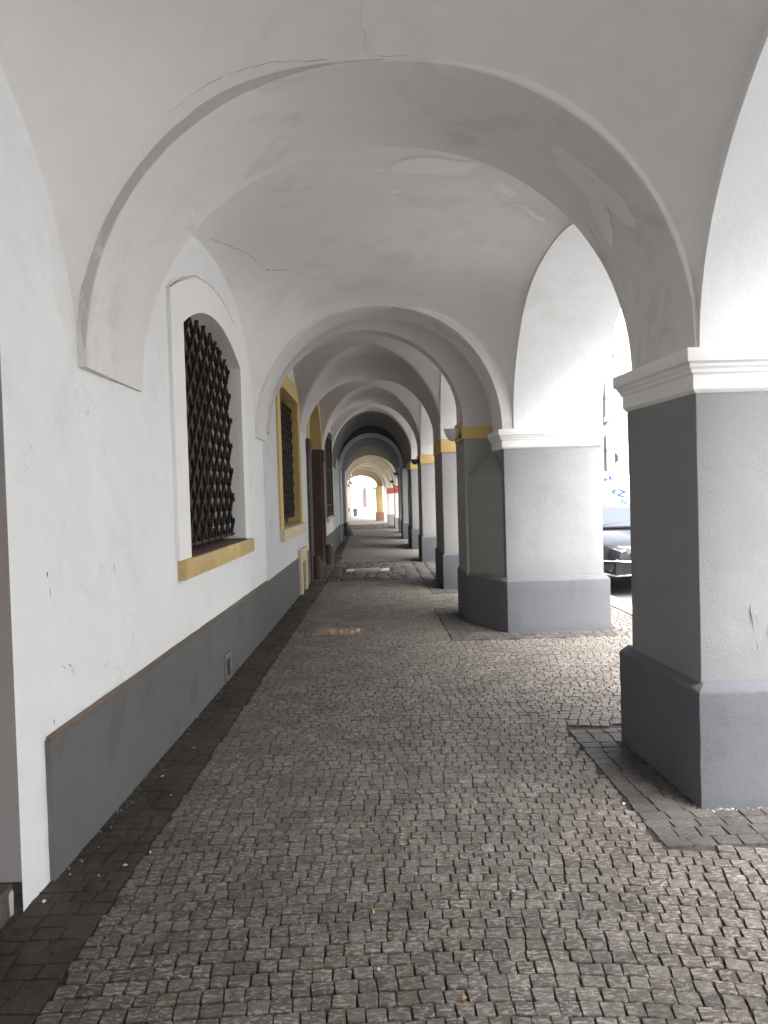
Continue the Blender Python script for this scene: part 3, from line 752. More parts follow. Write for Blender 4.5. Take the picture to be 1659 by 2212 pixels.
# left wall of the second house
c2_ = math.cos(math.atan(0.0175)); s2 = lambda y: (y-9.37)/c2_
w2o = [(s2(10.86), 1.14), (s2(13.15), 1.14), (s2(13.10), 3.10), (s2(11.2), 3.13), (s2(10.86), 3.05)]
po = [(s2(15.1), 0.02), (s2(18.0), 0.02), (s2(18.0), 2.6)]+[(s2(16.55+1.45*math.cos(t*math.pi/16)), 2.6+1.05*math.sin(t*math.pi/16)) for t in range(1, 16)]+[(s2(15.1), 2.6)]
w3o = [(s2(19.3), 1.02), (s2(21.5), 1.02), (s2(21.5), 3.12), (s2(19.3), 3.0)]
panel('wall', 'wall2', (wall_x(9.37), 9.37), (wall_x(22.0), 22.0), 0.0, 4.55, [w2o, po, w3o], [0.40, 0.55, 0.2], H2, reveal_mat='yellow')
for ya, yb in ((9.37, 12.66), (13.68, 14.55), (18.45, 22.0)):
    o = MB(); along(ya, yb, -0.03, 0.016, -0.03, 0.60, o, 0.01); o.build('plinth', 'plinth_dark', H2)
MB().loft([[(wall_x(9.37)-0.04, 9.362, z), (wall_x(9.37)+0.0, 9.362, z), (wall_x(9.7)+0.004, 9.70, z), (wall_x(9.7)-0.05, 9.70, z)] for z in (2.2, 4.3)]).build('arch_foot', 'wall2', H2)
# ochre window
i2 = [(10.87, 1.14), (10.87, 3.045), (11.2, 3.12), (13.09, 3.09), (13.14, 1.14)]
o2 = [(10.58, 1.14), (10.58, 2.98), (11.62, 3.36), (13.06, 3.36), (13.38, 3.1), (13.38, 1.14)]
i2b = [(10.87, 1.14), (10.87, 3.045), (11.2, 3.122), (12.6, 3.105), (13.09, 3.09), (13.14, 1.14)]
surround(H2, 'window_surround', 'yellow', o2, i2b, 0.028)
m = MB(); along(10.60, 13.55, -0.35, 0.065, 0.975, 1.135, m); m.build('window_sill', 'cream_stone', H2, bevel=0.008)
wn = thing('window', '', 'x'); del wn['label']; del wn['category']; wn.parent = H2
m = MB(); along(10.7, 13.3, -0.44, -0.40, 1.0, 3.3, m); m.build('window_back', 'wood', wn)
g2 = thing('window_grille', '', 'x'); del g2['label']; del g2['category']; g2.parent = H2
lattice(g2, 10.90, 13.06, 1.26, lambda y: 2.99, 0.20, -0.085, 0.020, 2.98)
m = MB(); along(10.88, 13.10, -0.22, -0.19, 1.15, 3.0, m); m.build('insect_screen', 'iron', wn)
# white framed hatch at the foot of the wall
m = MB(); along(12.66, 12.92, 0.0, 0.055, -0.02, 0.715, m); along(13.43, 13.68, 0.0, 0.055, -0.02, 0.715, m); along(12.92, 13.43, 0.0, 0.055, 0.50, 0.715, m)
h_ = m.build('hatch_frame', 'cream_stone', H2, bevel=0.006)
m = MB(); along(12.92, 13.43, -0.02, 0.012, -0.02, 0.50, m); m.build('hatch_panel', 'plinth_dark', h_)
# stone doorway
m = MB(); along(14.55, 15.1, -0.05, 0.045, -0.02, 2.36, m); m.build('door_jamb', 'brown_stone', H2, bevel=0.012, cuts=2, wob=0.004)
m = MB(); along(14.52, 15.1, -0.05, 0.065, 2.36, 2.62, m); m.build('door_impost', 'brown_stone', H2, bevel=0.01)
m = MB(); along(18.0, 18.42, -0.05, 0.045, -0.02, 2.33, m); m.build('door_jamb', 'brown_stone', H2, bevel=0.012, cuts=2, wob=0.004)
m = MB(); along(18.0, 18.45, -0.05, 0.065, 2.33, 2.60, m); m.build('door_impost', 'brown_stone', H2, bevel=0.01)
m = MB(); along(17.94, 17.998, -0.54, -0.005, 0.1, 2.34, m); m.build('door_reveal', 'brown_stone', H2, wob=0.003)
m = MB(); along(17.92, 17.998, -0.54, 0.0, 2.34, 2.60, m); m.build('door_reveal', 'brown_stone', H2)
m = MB(); along(15.102, 15.16, -0.54, -0.005, 0.1, 2.34, m); m.build('door_reveal', 'brown_stone', H2)
surround(H2, 'door_arch', 'yellow', [(14.8, 2.62)]+arc(16.55, 1.75, 2.65, 1.22)+[(18.3, 2.62)], [(15.102, 2.62)]+arc(16.55, 1.448, 2.60, 1.048)+[(17.998, 2.62)], 0.022)
m = MB(); along(15.0, 18.1, -0.72, -0.56, 0.0, 3.8, m); m.build('door', 'wood', H2)
m = MB(); along(15.16, 17.93, -0.55, 0.04, -0.02, 0.10, m); m.build('door_step', 'brown_stone', H2, bevel=0.012)
for yy in (14.95, 18.18):
    MB().lathe([(0.0, 0.45), (0.05, 0.44), (0.085, 0.36), (0.095, 0.1), (0.11, -0.02)], (wall_x(yy)+0.10, yy), 12).build('guard_stone', 'brown_stone', H2)
# third window, barred
m = MB(); along(19.15, 19.32, -0.02, 0.02, 1.0, 3.05, m); along(21.48, 21.62, -0.02, 0.02, 1.0, 3.18, m); along(19.15, 21.62, -0.02, 0.022, 3.02, 3.20, m); m.build('window_surround', 'brown_stone', H2)
m = MB(); along(19.2, 21.6, -0.22, -0.20, 0.9, 3.3, m); w3 = m.build('window', 'wood', H2)
for k in range(7):
    yy = 19.42+k*0.31
    MB().tube([(woff(yy, -0.03), yy, 1.0), (woff(yy, -0.03), yy, 3.03)], 0.022, 6).build('window_bar', 'iron', w3)
for zz in (1.3, 2.2):
    m = MB(); along(19.32, 21.48, -0.045, -0.015, zz, zz+0.03, m); m.build('window_bar', 'iron', w3)
m = MB(); along(19.2, 21.7, -0.1, 0.06, 0.90, 1.0, m); m.build('window_sill', 'cream_stone', H2, bevel=0.006)
m = MB(); along(19.7, 20.3, 0.016, 0.05, 0.06, 0.33, m); v2 = m.build('vent_cover', 'grey_metal', H2, bevel=0.004)
m = MB(); along(19.78, 20.22, 0.05, 0.054, 0.11, 0.27, m); m.build('vent_opening', 'iron', v2)
MB().box(-9, 2.28, 9.51, 22.1, 4.66, 7.5).build('upper_storeys', 'facade2', H2)

# ------------------------------------------------------------------ third house: charcoal vault
H3 = thing('charcoal_vaulted_house', 'arcade house whose passage vault is painted charcoal', 'building')
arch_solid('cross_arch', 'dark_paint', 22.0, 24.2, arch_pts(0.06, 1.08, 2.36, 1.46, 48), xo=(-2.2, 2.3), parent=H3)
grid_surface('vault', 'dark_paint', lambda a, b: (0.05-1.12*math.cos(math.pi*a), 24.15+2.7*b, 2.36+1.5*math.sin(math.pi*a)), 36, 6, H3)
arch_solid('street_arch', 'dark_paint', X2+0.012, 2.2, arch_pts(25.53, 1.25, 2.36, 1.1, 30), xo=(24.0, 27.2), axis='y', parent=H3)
MB().box(-2.0, -1.04, 22.02, 26.78, -0.05, 4.5).build('wall', 'wall2', H3)
MB().box(-1.06, -1.022, 22.03, 26.7, -0.03, 0.58).build('plinth', 'plinth_dark', H3)
MB().box(-9, 2.25, 22.12, 26.78, 4.66, 7.6).build('upper_storeys', 'facade', H3)

# ------------------------------------------------------------------ fourth house: slate blue vault
H4 = thing('slate_blue_vaulted_house', 'arcade house whose passage vault is slate blue behind a pale arch rim', 'building')
prof = arch_pts(0.05, 0.97, 2.45, 1.01, 44)
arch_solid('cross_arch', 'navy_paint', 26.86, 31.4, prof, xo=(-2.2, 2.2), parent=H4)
n = len(prof); rim_o = arch_pts(0.05, 1.09, 2.45, 1.15, 44); m = MB()
m.add([(x, 26.80, z) for x, z in prof]+[(x, 26.80, z) for x, z in rim_o]+[(x, 26.855, z) for x, z in prof], [(i, i+1, n+i+1, n+i) for i in range(n-1)]+[(i, i+1, 2*n+i+1, 2*n+i) for i in range(n-1)])
m.build('arch_rim', 'pale_blue', H4)
MB().box(-2.0, -0.99, 26.80, 28.2, -0.05, 2.448).build('pilaster', 'wall2', H4)
MB().box(-2.0, -0.97, 26.81, 28.25, -0.05, 0.55).build('plinth', 'plinth2', H4)
MB().box(-2.0, -1.12, 28.2, 29.7, -0.05, 2.448).build('wall', 'dark_paint', H4)
MB().box(-2.0, -0.93, 29.7, 31.45, -0.05, 2.448).build('pilaster', 'wall2', H4)
MB().box(-2.0, -0.91, 29.68, 31.5, -0.05, 0.5).build('plinth', 'plinth2', H4)
for (y0, y1, x0) in ((26.82, 28.27, 1.085), (30.82, 31.76, 1.11)):
    p = MB().prism(rect(x0, 2.2, y0, y1), 0.52, 2.44).build('pier', 'pier2', H4, bevel=0.008)
    MB().prism(rect(x0-0.03, 2.23, y0-0.03, y1+0.03), -0.03, 0.53).build('pier_plinth', 'plinth2', p, bevel=0.01)
MB().loft([[(-0.93, 29.9, 0.0), (-0.72, 30.0, 0.0), (-0.70, 31.6, 0.0), (-0.93, 31.7, 0.0)], [(-0.93, 29.95, 0.35), (-0.92, 30.0, 0.35), (-0.92, 31.5, 0.4), (-0.93, 31.6, 0.4)]]).build('wall_footing', 'plinth2', H4)
MB().box(-9, 2.22, 26.80, 31.45, 4.66, 7.4).build('upper_storeys', 'facade2', H4)

# ------------------------------------------------------------------ fifth house: cream vaults, red band
H5 = thing('cream_red_banded_house', 'cream vaulted arcade house with a vermilion band round its white piers', 'building')
def cross5(y0, y1, cx, a, zs, h, mat='cream'):
    arch_solid('cross_arch', mat, y0, y1, arch_pts(cx, a, zs, h, 40), xo=(-2.4, 2.2), parent=H5)
cross5(31.46, 32.0, 0.05, 1.02, 2.15, 0.92)
cross5(34.65, 35.85, 0.0, 1.05, 1.87, 1.02)
cross5(40.0, 41.05, -0.28, 1.08, 1.77, 1.18)
for y0, y1, xa, xb, zs, h in ((31.98, 34.67, -1.25, 1.12, 1.9, 1.35), (35.83, 40.02, -1.32, 1.0, 1.85, 1.38), (41.03, 44.2, -1.5, 0.85, 1.85, 1.38)):
    grid_surface('vault', 'cream', (lambda y0, y1, xa, xb, zs, h: lambda a, b: ((xa+xb)/2-(xb-xa)/2*math.cos(math.pi*a), y0+(y1-y0)*b, max(zs+h*math.sin(math.pi*a), zs+h*ell(2*b-1))))(y0, y1, xa, xb, zs, h), 40, 40, H5)
    arch_solid('street_arch', 'white2', xb+0.01, 2.15, arch_pts((y0+y1)/2, (y1-y0)/2-0.03, 1.87, h-0.03, 30), xo=(y0-0.4, y1+0.4), axis='y', parent=H5, top=4.6)
for (y0, y1, x0, zb0, zb1) in ((34.67, 35.88, 1.06, 1.55, 1.87), (40.0, 41.08, 0.86, 1.52, 1.78)):
    p = MB().prism(rect(x0, 2.15, y0, y1), 0.46, zb0).build('pier', 'white2', H5, bevel=0.008)
    MB().prism(rect(x0-0.012, 2.16, y0-0.012, y1+0.012), zb0+0.001, zb1+0.02).build('colour_band', 'red', p, bevel=0.006)
    MB().prism(rect(x0-0.03, 2.18, y0-0.03, y1+0.03), -0.03, 0.47).build('pier_plinth', 'pier2', p, bevel=0.01)
MB().box(-2.4, -1.24, 31.5, 44.0, -0.05, 4.5).build('wall', 'cream', H5)
MB().box(-9, 2.17, 31.47, 44.0, 4.62, 7.5).build('upper_storeys', 'facade', H5)

# ------------------------------------------------------------------ sixth house: tan arch on a mustard pier
H6 = thing('tan_arch_house', 'last arcade house, with a tan arch on a mustard pier with brick red foot', 'building')
arch_solid('cross_arch', 'tan', 44.22, 45.9, arch_pts(-0.40, 1.09, 1.95, 0.98, 40), arch_pts(-0.55, 0.93, 1.95, 0.62, 40), xo=(-2.4, 2.2), parent=H6)
c6 = MB().prism(rect(0.30, 0.70, 44.23, 45.88), 0.49, 1.945).build('pier', 'column_yellow', H6, bevel=0.02)
MB().prism(rect(0.27, 0.72, 44.20, 45.92), -0.03, 0.495).build('pier_plinth', 'column_red', c6, bevel=0.02)
MB().box(0.74, 2.15, 44.3, 45.9, -0.03, 1.94).build('wall', 'white2', H6)
MB().box(-2.4, -1.47, 44.02, 54.0, -0.05, 3.9).build('wall', 'cream', H6)
grid_surface('vault', 'cream', lambda a, b: (-0.45-1.08*math.cos(math.pi*a), 45.88+8.1*b, 1.95+1.0*math.sin(math.pi*a)), 30, 10, H6)
MB().box(-9, 2.1, 44.02, 54.0, 4.62, 7.5).build('upper_storeys', 'facade2', H6)
MB().box(-1.5, -1.28, 53.0, 54.0, -0.03, 2.9).build('pilaster', 'white2', H6)

sheet('light_painted_floor', 'kerb', [(-2.5, 39.9), (3.17, 39.9), (3.17, 74.0), (-2.5, 74.0)], 0.004)  # pale floor sheet; daylight from the openings is put into its colour
# ------------------------------------------------------------------ the court and church at the end
H7 = thing('church', 'bright white building closing the far end, with a pointed doorway', 'building')
MB().box(-2.6, -1.35, 54.02, 74.0, -0.05, 6.0).build('wall', 'white2', H7)
MB().box(-8, 6.0, 74.0, 76.0, -0.05, 12.0).build('wall', 'white2', H7)
pd = [(-0.73, 0.25), (-0.33, 0.25), (-0.33, 1.75), (-0.40, 2.05), (-0.52, 2.30), (-0.66, 2.05), (-0.73, 1.75)]
d7 = MB().loft([[(x, 73.985, z) for x, z in pd], [(x, 73.9, z) for x, z in pd]]).build('door', 'door_pink', H7)
MB().box(-0.80, -0.28, 73.6, 73.99, -0.03, 0.20).build('door_step', 'trim', H7)
MB().box(-1.36, -1.33, 63.2, 64.2, 0.9, 2.2).build('window', 'pane', H7)

# ------------------------------------------------------------------ houses across the street
HF = thing('facade_house', 'pale house across the street with tall windows, cornice and zinc downpipe', 'building')
MB().box(11.0, 20, -45, 75, -0.05, 11.5).build('wall', 'facade', HF)
MB().box(10.7, 11.0, -45, 75, 11.0, 11.4).build('cornice', 'facade_trim', HF)
MB().box(10.88, 10.998, -45, 75, 4.55, 4.75).build('string_course', 'facade_trim', HF)
MB().box(10.93, 10.998, -45, 75, -0.05, 0.6).build('plinth', 'facade_trim', HF)
MB().add([(10.6, -45.2, 11.5), (20.4, -45.2, 11.5), (20.4, 75.2, 11.5), (10.6, 75.2, 11.5), (15.5, -45.2, 14.5), (15.5, 75.2, 14.5)], [(0, 1, 4), (3, 5, 2), (0, 4, 5, 3), (1, 2, 5, 4), (0, 3, 2, 1)]).build('roof', 'roof', HF)
for yy in (22.3, 26.0, 29.7, 34.9, 38.6, 42.3, 46.0):
    for z0, z1 in ((1.2, 3.3), (5.3, 7.4), (8.4, 10.2)):
        f = MB().box(10.93, 10.998, yy-0.78, yy+0.78, z0-0.2, z0).box(10.93, 10.998, yy-0.78, yy-0.60, z0, z1+0.18).box(10.93, 10.998, yy+0.60, yy+0.78, z0, z1+0.18).box(10.90, 10.998, yy-0.9, yy+0.9, z1+0.18, z1+0.36).box(10.93, 10.998, yy-0.6, yy+0.6, z1, z1+0.18).build('window', 'facade_trim', HF)
        MB().box(10.965, 10.997, yy-0.595, yy+0.595, z0, z1).build('pane', 'pane', f)
        MB().box(10.955, 10.964, yy-0.03, yy+0.03, z0, z1).box(10.955, 10.964, yy-0.595, yy-0.031, z0+1.3, z0+1.36).build('window_bar', 'trim', f)
dp = MB().tube([(10.90, 36.7, 10.9), (10.90, 36.7, 2.25)], 0.062, 10).build('downpipe', 'zinc', HF)
for zz in (3.2, 4.3, 5.6, 7.0, 8.4): MB().box(10.82, 10.99, 36.62, 36.78, zz, zz+0.05).build('pipe_bracket', 'zinc', dp)
MB().tube([(10.90, 36.7, 2.25), (10.88, 36.7, 0.02)], 0.075, 10).build('pipe_shoe', 'facade_trim', dp)
hs_ = thing('hanging_sign', 'round dark rimmed sign with pink print hanging beside the downpipe across the street', 'sign', (10.5, 37.2, 2.88))
MB().lathe([(0.0, 0), (0.24, 0), (0.24, 0.03), (0.0, 0.03)], (0, 0), 24).build('disc', 'sign_dark', hs_).rotation_euler = (rad(90), 0, 0)
MB().lathe([(0.0, 0), (0.14, 0), (0.14, 0.008), (0.0, 0.008)], (0, 0), 20).build('print', 'pink_ink', hs_).rotation_euler = (rad(90), 0, 0)
hs_.children[1].location = (-0.02, -0.032, -0.03); hs_.children[1].rotation_euler = (rad(90), 0, 0)
MB().bar((0.1, 0.0, 0.22), (0.48, 0, 0.45), 0.02, 0.02).bar((0.0, 0, 0.28), (0.48, 0, 0.47), 0.015, 0.015).bar((0.24, 0, 0.0), (0.48, 0, 0.0), 0.015, 0.015).build('bracket', 'iron', hs_)
# tilted banner with blue letters
bn = thing('lettered_banner', 'white tilted banner with blue and turquoise letters behind the parked car', 'banner', (6.4, 21.5, 0.0))
MB().box(-0.42, 0.45, -0.012, 0.012, 1.04, 1.95).build('banner_panel', 'sign_white', bn)
MB().bar((-0.42, 0, -0.1), (-0.42, 0, 1.04), 0.03, 0.03).bar((0.45, 0, -0.1), (0.45, 0, 1.04), 0.03, 0.03).build('post', 'zinc', bn)
def letter(ch, x, z, size, rot, mat):
    cu = D.curves.new('lettering', 'FONT'); cu.body = ch; cu.size = size; cu.extrude = 0.003; cu.align_x = 'CENTER'; cu.align_y = 'CENTER'; cu.offset = 0.014
    tmp = D.objects.new('lettering', cu); COL.objects.link(tmp)
    dg = bpy.context.evaluated_depsgraph_get(); me = D.meshes.new_from_object(tmp.evaluated_get(dg)); D.objects.remove(tmp)
    me.materials.clear(); me.materials.append(M[mat])
    o = D.objects.new('lettering', me); COL.objects.link(o); o.parent = bn; o.location = (x, -0.017, z)
    o.rotation_euler = (rad(90), rad(-rot), 0)
letter('N', 0.22, 1.42, 0.27, 80, 'blue_ink'); letter('Z', 0.31, 1.19, 0.23, 75, 'cyan_ink')
letter('K', -0.13, 1.80, 0.17, 20, 'blue_ink'); letter('d', -0.27, 1.75, 0.16, -70, 'blue_ink'); letter('i', -0.26, 1.66, 0.14, -70, 'blue_ink')
letter('z', -0.12, 1.55, 0.13, 80, 'pink_ink'); letter('M', 0.0, 1.45, 0.15, 70, 'blue_ink')
bn.rotation_euler = (0, rad(8), 0)

# ------------------------------------------------------------------ the parked car
car = thing('parked_car', 'glossy black saloon car parked at the kerb beyond the arcade', 'car', (4.42, 12.05, -0.12))
def sec(y, hw, zb, zs, zt, tw):   # half section widths: sill, shoulder, top
    return [(-hw*0.90, y, zb), (-hw, y, zb+0.15), (-hw, y, zs-0.12), (-hw*0.95, y, zs), (-tw, y, zt), (tw, y, zt), (hw*0.95, y, zs), (hw, y, zs-0.12), (hw, y, zb+0.15), (hw*0.90, y, zb)]
S = [(0.02, 0.66, 0.40, 0.70, 0.74, 0.50), (0.10, 0.78, 0.30, 0.74, 0.80, 0.55), (0.30, 0.87, 0.26, 0.80, 0.86, 0.62), (0.7, 0.90, 0.24, 0.86, 0.93, 0.66), (1.25, 0.91, 0.22, 0.92, 1.02, 0.70),
     (2.0, 0.92, 0.22, 0.95, 1.04, 0.70), (3.6, 0.92, 0.22, 0.96, 1.04, 0.70), (4.3, 0.88, 0.26, 0.95, 1.02, 0.66), (4.65, 0.80, 0.34, 0.86, 0.92, 0.55)]
MB().loft([sec(*s) for s in S]).build('body', 'black_car', car, bevel=0.02, angle=50)
R_ = [(1.20, 0.74, 0.98, 0.74, 1.0), (1.9, 0.76, 0.98, 0.60, 1.30), (2.5, 0.76, 0.98, 0.58, 1.36), (3.3, 0.76, 0.98, 0.58, 1.32), (4.1, 0.72, 0.98, 0.66, 1.02)]
MB().loft([[(-w0, y, z0), (-w1, y, z1-0.05), (-w1*0.85, y, z1), (w1*0.85, y, z1), (w1, y, z1-0.05), (w0, y, z0)] for y, w0, z0, w1, z1 in R_]).build('roof', 'black_car', car, bevel=0.02, angle=50)
MB().add([(-0.68, 1.17, 1.03), (0.68, 1.17, 1.03), (0.54, 1.86, 1.325), (-0.54, 1.86, 1.325), (0, 1.10, 1.035), (0, 1.82, 1.335)], [(0, 4, 5, 3), (4, 1, 2, 5)]).build('windscreen', 'car_glass', car)
MB().box(-0.70, 0.70, 1.10, 1.20, 1.005, 1.04).build('cowl', 'car_plastic', car, bevel=0.01)
MB().tube([(-0.55, 1.22, 1.06), (0.05, 1.33, 1.115)], 0.010, 6).build('wiper', 'car_plastic', car)
MB().tube([(0.0, 1.22, 1.06), (0.58, 1.33, 1.10)], 0.010, 6).build('wiper', 'car_plastic', car)
for s in (-1, 1):
    MB().tube([(s*0.70, 1.15, 1.02), (s*0.64, 1.5, 1.17), (s*0.56, 1.88, 1.325)], 0.028, 8).build('windscreen_pillar', 'black_car', car)
    MB().add([(s*0.765, 1.45, 1.01), (s*0.775, 3.6, 1.01), (s*0.62, 3.2, 1.28), (s*0.625, 1.95, 1.27)], [(0, 1, 2, 3)]).build('side_window', 'car_glass', car)
    hl = MB().loft([[(s*0.86, 0.34, 0.70), (s*0.86, 0.34, 0.80), (s*0.84, 0.30, 0.81), (s*0.84, 0.30, 0.69)], [(s*0.66, 0.06, 0.66), (s*0.66, 0.06, 0.78), (s*0.64, 0.06, 0.79), (s*0.64, 0.06, 0.66)], [(s*0.46, 0.0, 0.66), (s*0.46, 0.0, 0.74), (s*0.44, 0.02, 0.74), (s*0.44, 0.02, 0.66)]]).build('headlight', 'headlight', car, bevel=0.01)
    MB().loft([[(s*0.86, 0.26, 0.39), (s*0.86, 0.26, 0.55), (s*0.84, 0.30, 0.55), (s*0.84, 0.30, 0.39)], [(s*0.70, 0.03, 0.35), (s*0.70, 0.03, 0.55), (s*0.66, 0.06, 0.55), (s*0.66, 0.06, 0.35)], [(s*0.40, -0.03, 0.36), (s*0.40, -0.03, 0.50), (s*0.38, 0.02, 0.50), (s*0.38, 0.02, 0.36)]]).build('air_intake', 'car_plastic', car)
    MB().tube([(s*0.88, 0.25, 0.56), (s*0.71, 0.01, 0.565), (s*0.45, -0.05, 0.545)], 0.014, 6).tube([(s*0.88, 0.25, 0.38), (s*0.70, 0.01, 0.335), (s*0.40, -0.05, 0.35), (s*0.2, -0.06, 0.39)], 0.014, 6).build('bumper_trim', 'chrome', car)
    for wy in (0.85, 3.75):
        wh = thing('wheel', '', 'x', (s*0.84, wy, 0.32)); del wh['label']; del wh['category']; wh.parent = car
        t = MB().lathe([(0.20, -0.11), (0.31, -0.11), (0.33, -0.07), (0.33, 0.07), (0.31, 0.11), (0.20, 0.11), (0.20, -0.11)], (0, 0), 24).build('tyre', 'rubber', wh); t.rotation_euler = (0, rad(90), 0)
        t = MB().lathe([(0.0, -0.09), (0.2, -0.09), (0.2, 0.09), (0.0, 0.09)], (0, 0), 16).build('rim', 'chrome', wh); t.rotation_euler = (0, rad(90), 0)
    MB().box(s*0.97-0.09, s*0.97+0.09, 1.5, 1.6, 0.98, 1.12).build('wing_mirror', 'black_car', car, bevel=0.03)
g = MB().lathe([(0.0, 0), (0.30, 0), (0.33, 0.03), (0.30, 0.06), (0.26, 0.04), (0.0, 0.02)], (0, 0), 28).build('grille', 'chrome', car)
g.scale = (1.45, 0.46, 1); g.rotation_euler = (rad(90), 0, 0); g.location = (0, 0.0, 0.66)
for k in range(5):
    MB().box(-0.40, 0.40, -0.07, -0.05, 0.555+k*0.05, 0.573+k*0.05).build('grille_slat', 'chrome', car)

# ------------------------------------------------------------------ wall lamps on the piers
def wall_lamp(x, y, z, s, mat, label):
    t = thing('wall_lamp', label, 'lamp', (x, y, z), 'bowl lamps on the pier corners')
    MB().lathe([(0.004, -0.17*s), (0.05*s, -0.15*s), (0.09*s, -0.10*s), (0.118*s, -0.02*s), (0.122*s, 0.0), (0.112*s, 0.0), (0.08*s, -0.09*s), (0.0, -0.13*s)], (0, 0), 20).build('lamp_shade', mat, t)
    MB().box(0.085*s, 0.15*s+0.02, -0.02, 0.02, -0.13*s, -0.01).build('wall_bracket', 'lamp_dark', t)
    return t
wall_lamp(1.03, 9.78, 2.35, 0.9, 'lampshade', 'white half bowl lamp on the nearest ochre banded pier')
wall_lamp(1.03, 18.15, 2.33, 0.75, 'lamp_dark', 'dark bowl lamp on the pier past the stone crossing')
wall_lamp(1.0, 30.95, 2.35, 0.7, 'lamp_dark', 'dark bowl lamp on the grey pier before the cream vaults')
wall_lamp(0.95, 34.8, 2.1, 0.7, 'lamp_dark', 'dark bowl lamp just above the vermilion band')
wall_lamp(0.20, 44.4, 1.85, 0.8, 'lamp_dark', 'small dark lamp on the mustard pier at the end')
# spotlights and signs at the end of the passage
for (x, y, z, dx, l) in ((-1.10, 43.2, 2.62, 0.13, 'large pale spotlight tilted down under the last arch'), (-1.15, 47.5, 2.2, 0.07, 'small dark spotlight behind the last arch, upper of two'), (-1.34, 47.5, 2.08, 0.07, 'small dark spotlight behind the last arch, lower of two by the wall')):
    t = thing('spotlight', l, 'lamp', (x, y, z), 'spotlights at the end of the passage')
    MB().tube([(-dx, 0, dx*0.8), (dx, -0.04, -dx*0.7)], [0.045, 0.055], 10).build('barrel', 'sign_white' if dx > 0.1 else 'lamp_dark', t)
    MB().bar((-dx*0.2, 0, 0.0), (-dx*0.8, 0, 0.18), 0.03, 0.02).box(-dx-0.02, -dx*0.4, -0.04, 0.04, 0.18, 0.22).build('bracket', 'lamp_dark', t)
for (x0, x1, y, l) in ((-1.29, -1.05, 55.2, 'first white sign board with grey lettering lines sticking out from the far left wall'), (-1.06, -0.84, 57.0, 'second white sign board with grey lettering lines, just beyond the first')):
    t = thing('shop_sign', l, 'sign', (0, y, 0), 'sign boards along the far wall')
    MB().box(x0, x1, -0.02, 0.02, 1.83, 2.05).build('sign_board', 'sign_white', t)
    MB().box(x0+0.02, x1-0.02, -0.024, -0.021, 1.98, 2.01).box(x0+0.02, x1-0.03, -0.024, -0.021, 1.90, 1.925).build('print', 'grey_metal', t)
    MB().bar((x0-0.3, 0, 2.08), (x1, 0, 2.08), 0.02, 0.02).build('bracket', 'grey_metal', t)
t = thing('litter_bin', 'grey round bin standing by the bright wall at the far end', 'bin', (-1.07, 54.4, 0))
MB().lathe([(0.0, 0.02), (0.13, 0.02), (0.17, 0.45), (0.15, 0.47), (0.0, 0.44)], (0, 0), 16).build('barrel', 'grey_metal', t)
MB().lathe([(0.15, 0.47), (0.18, 0.48), (0.18, 0.51), (0.12, 0.53), (0.12, 0.47)], (0, 0), 16).build('rim', 'lamp_dark', t)
t = thing('potted_shrub', 'dark round shrub in a grey pot against the far left wall', 'plant', (-1.44, 46.6, 0))
MB().lathe([(0.0, 0.0), (0.08, 0.0), (0.11, 0.42), (0.09, 0.42), (0.0, 0.38)], (0, 0), 12).build('pot', 'pier2', t)
bm = bmesh.new(); bmesh.ops.create_icosphere(bm, subdivisions=3, radius=0.19)
for v in bm.verts: v.co *= rr.uniform(0.86, 1.12)
me = D.meshes.new('foliage'); bm.to_mesh(me); bm.free(); o = finish('foliage', me, 'foliage', t, angle=10); o.location = (0, 0, 0.62)

# ------------------------------------------------------------------ litter on the floor
def scrap(name, mat, x, y, w, d, a, label, cat, grp=None):
    o = MB().add([(-w/2, -d/2, 0.001), (w/2, -d/2, 0.004), (w/2, d/2, 0.002), (-w/2, d/2, 0.006), (0, 0, 0.011)], [(0, 1, 4), (1, 2, 4), (2, 3, 4), (3, 0, 4)]).build(name, mat)
    o.location = (x, y, 0.006); o.rotation_euler.z = a; return tag(o, label, cat, grp)
scrap('fallen_leaf', 'leaf_brown', 0.245, 2.46, 0.017, 0.026, 0.3, 'single dry orange brown leaf on the cobbles in front', 'leaf')
scrap('candy_wrapper', 'leaf_yellow', -0.035, 2.99, 0.007, 0.026, 0.1, 'tiny yellow green scrap stuck between cobbles', 'litter')
SCR = [(-1.115, 3.45, 'white paper scrap on the dark border nearest the plinth corner'), (-1.04, 3.57, 'white scrap where border meets cobbles, near the plinth corner'), (-1.20, 3.36, 'white scrap close to the foot of the plinth end'),
       (-1.115, 4.25, 'white scrap in the middle of the dark border'), (-0.93, 6.05, 'white scrap on the cobbles level with the wall vent'), (-0.86, 4.85, 'white scrap on the cobbles just right of the border'),
       (1.22, 3.92, 'white scrap at the edge of the dark setts by the near pier'), (-1.35, 3.16, 'pale scrap against the white wall corner'), (-1.17, 5.05, 'white scrap by the plinth before the vent'),
       (-1.24, 4.55, 'thin white scrap lying along the plinth foot'), (-0.02, 2.62, 'small pale scrap on the cobbles beside the yellow green one'), (0.52, 3.1, 'tiny white scrap on the open cobbles near the middle')]
for i, (x, y, l) in enumerate(SCR):
    scrap('paper_scrap', 'paper', x, y, rr.uniform(0.008, 0.022), rr.uniform(0.006, 0.011), i*1.1, l, 'litter', 'white paper scraps on the paving')

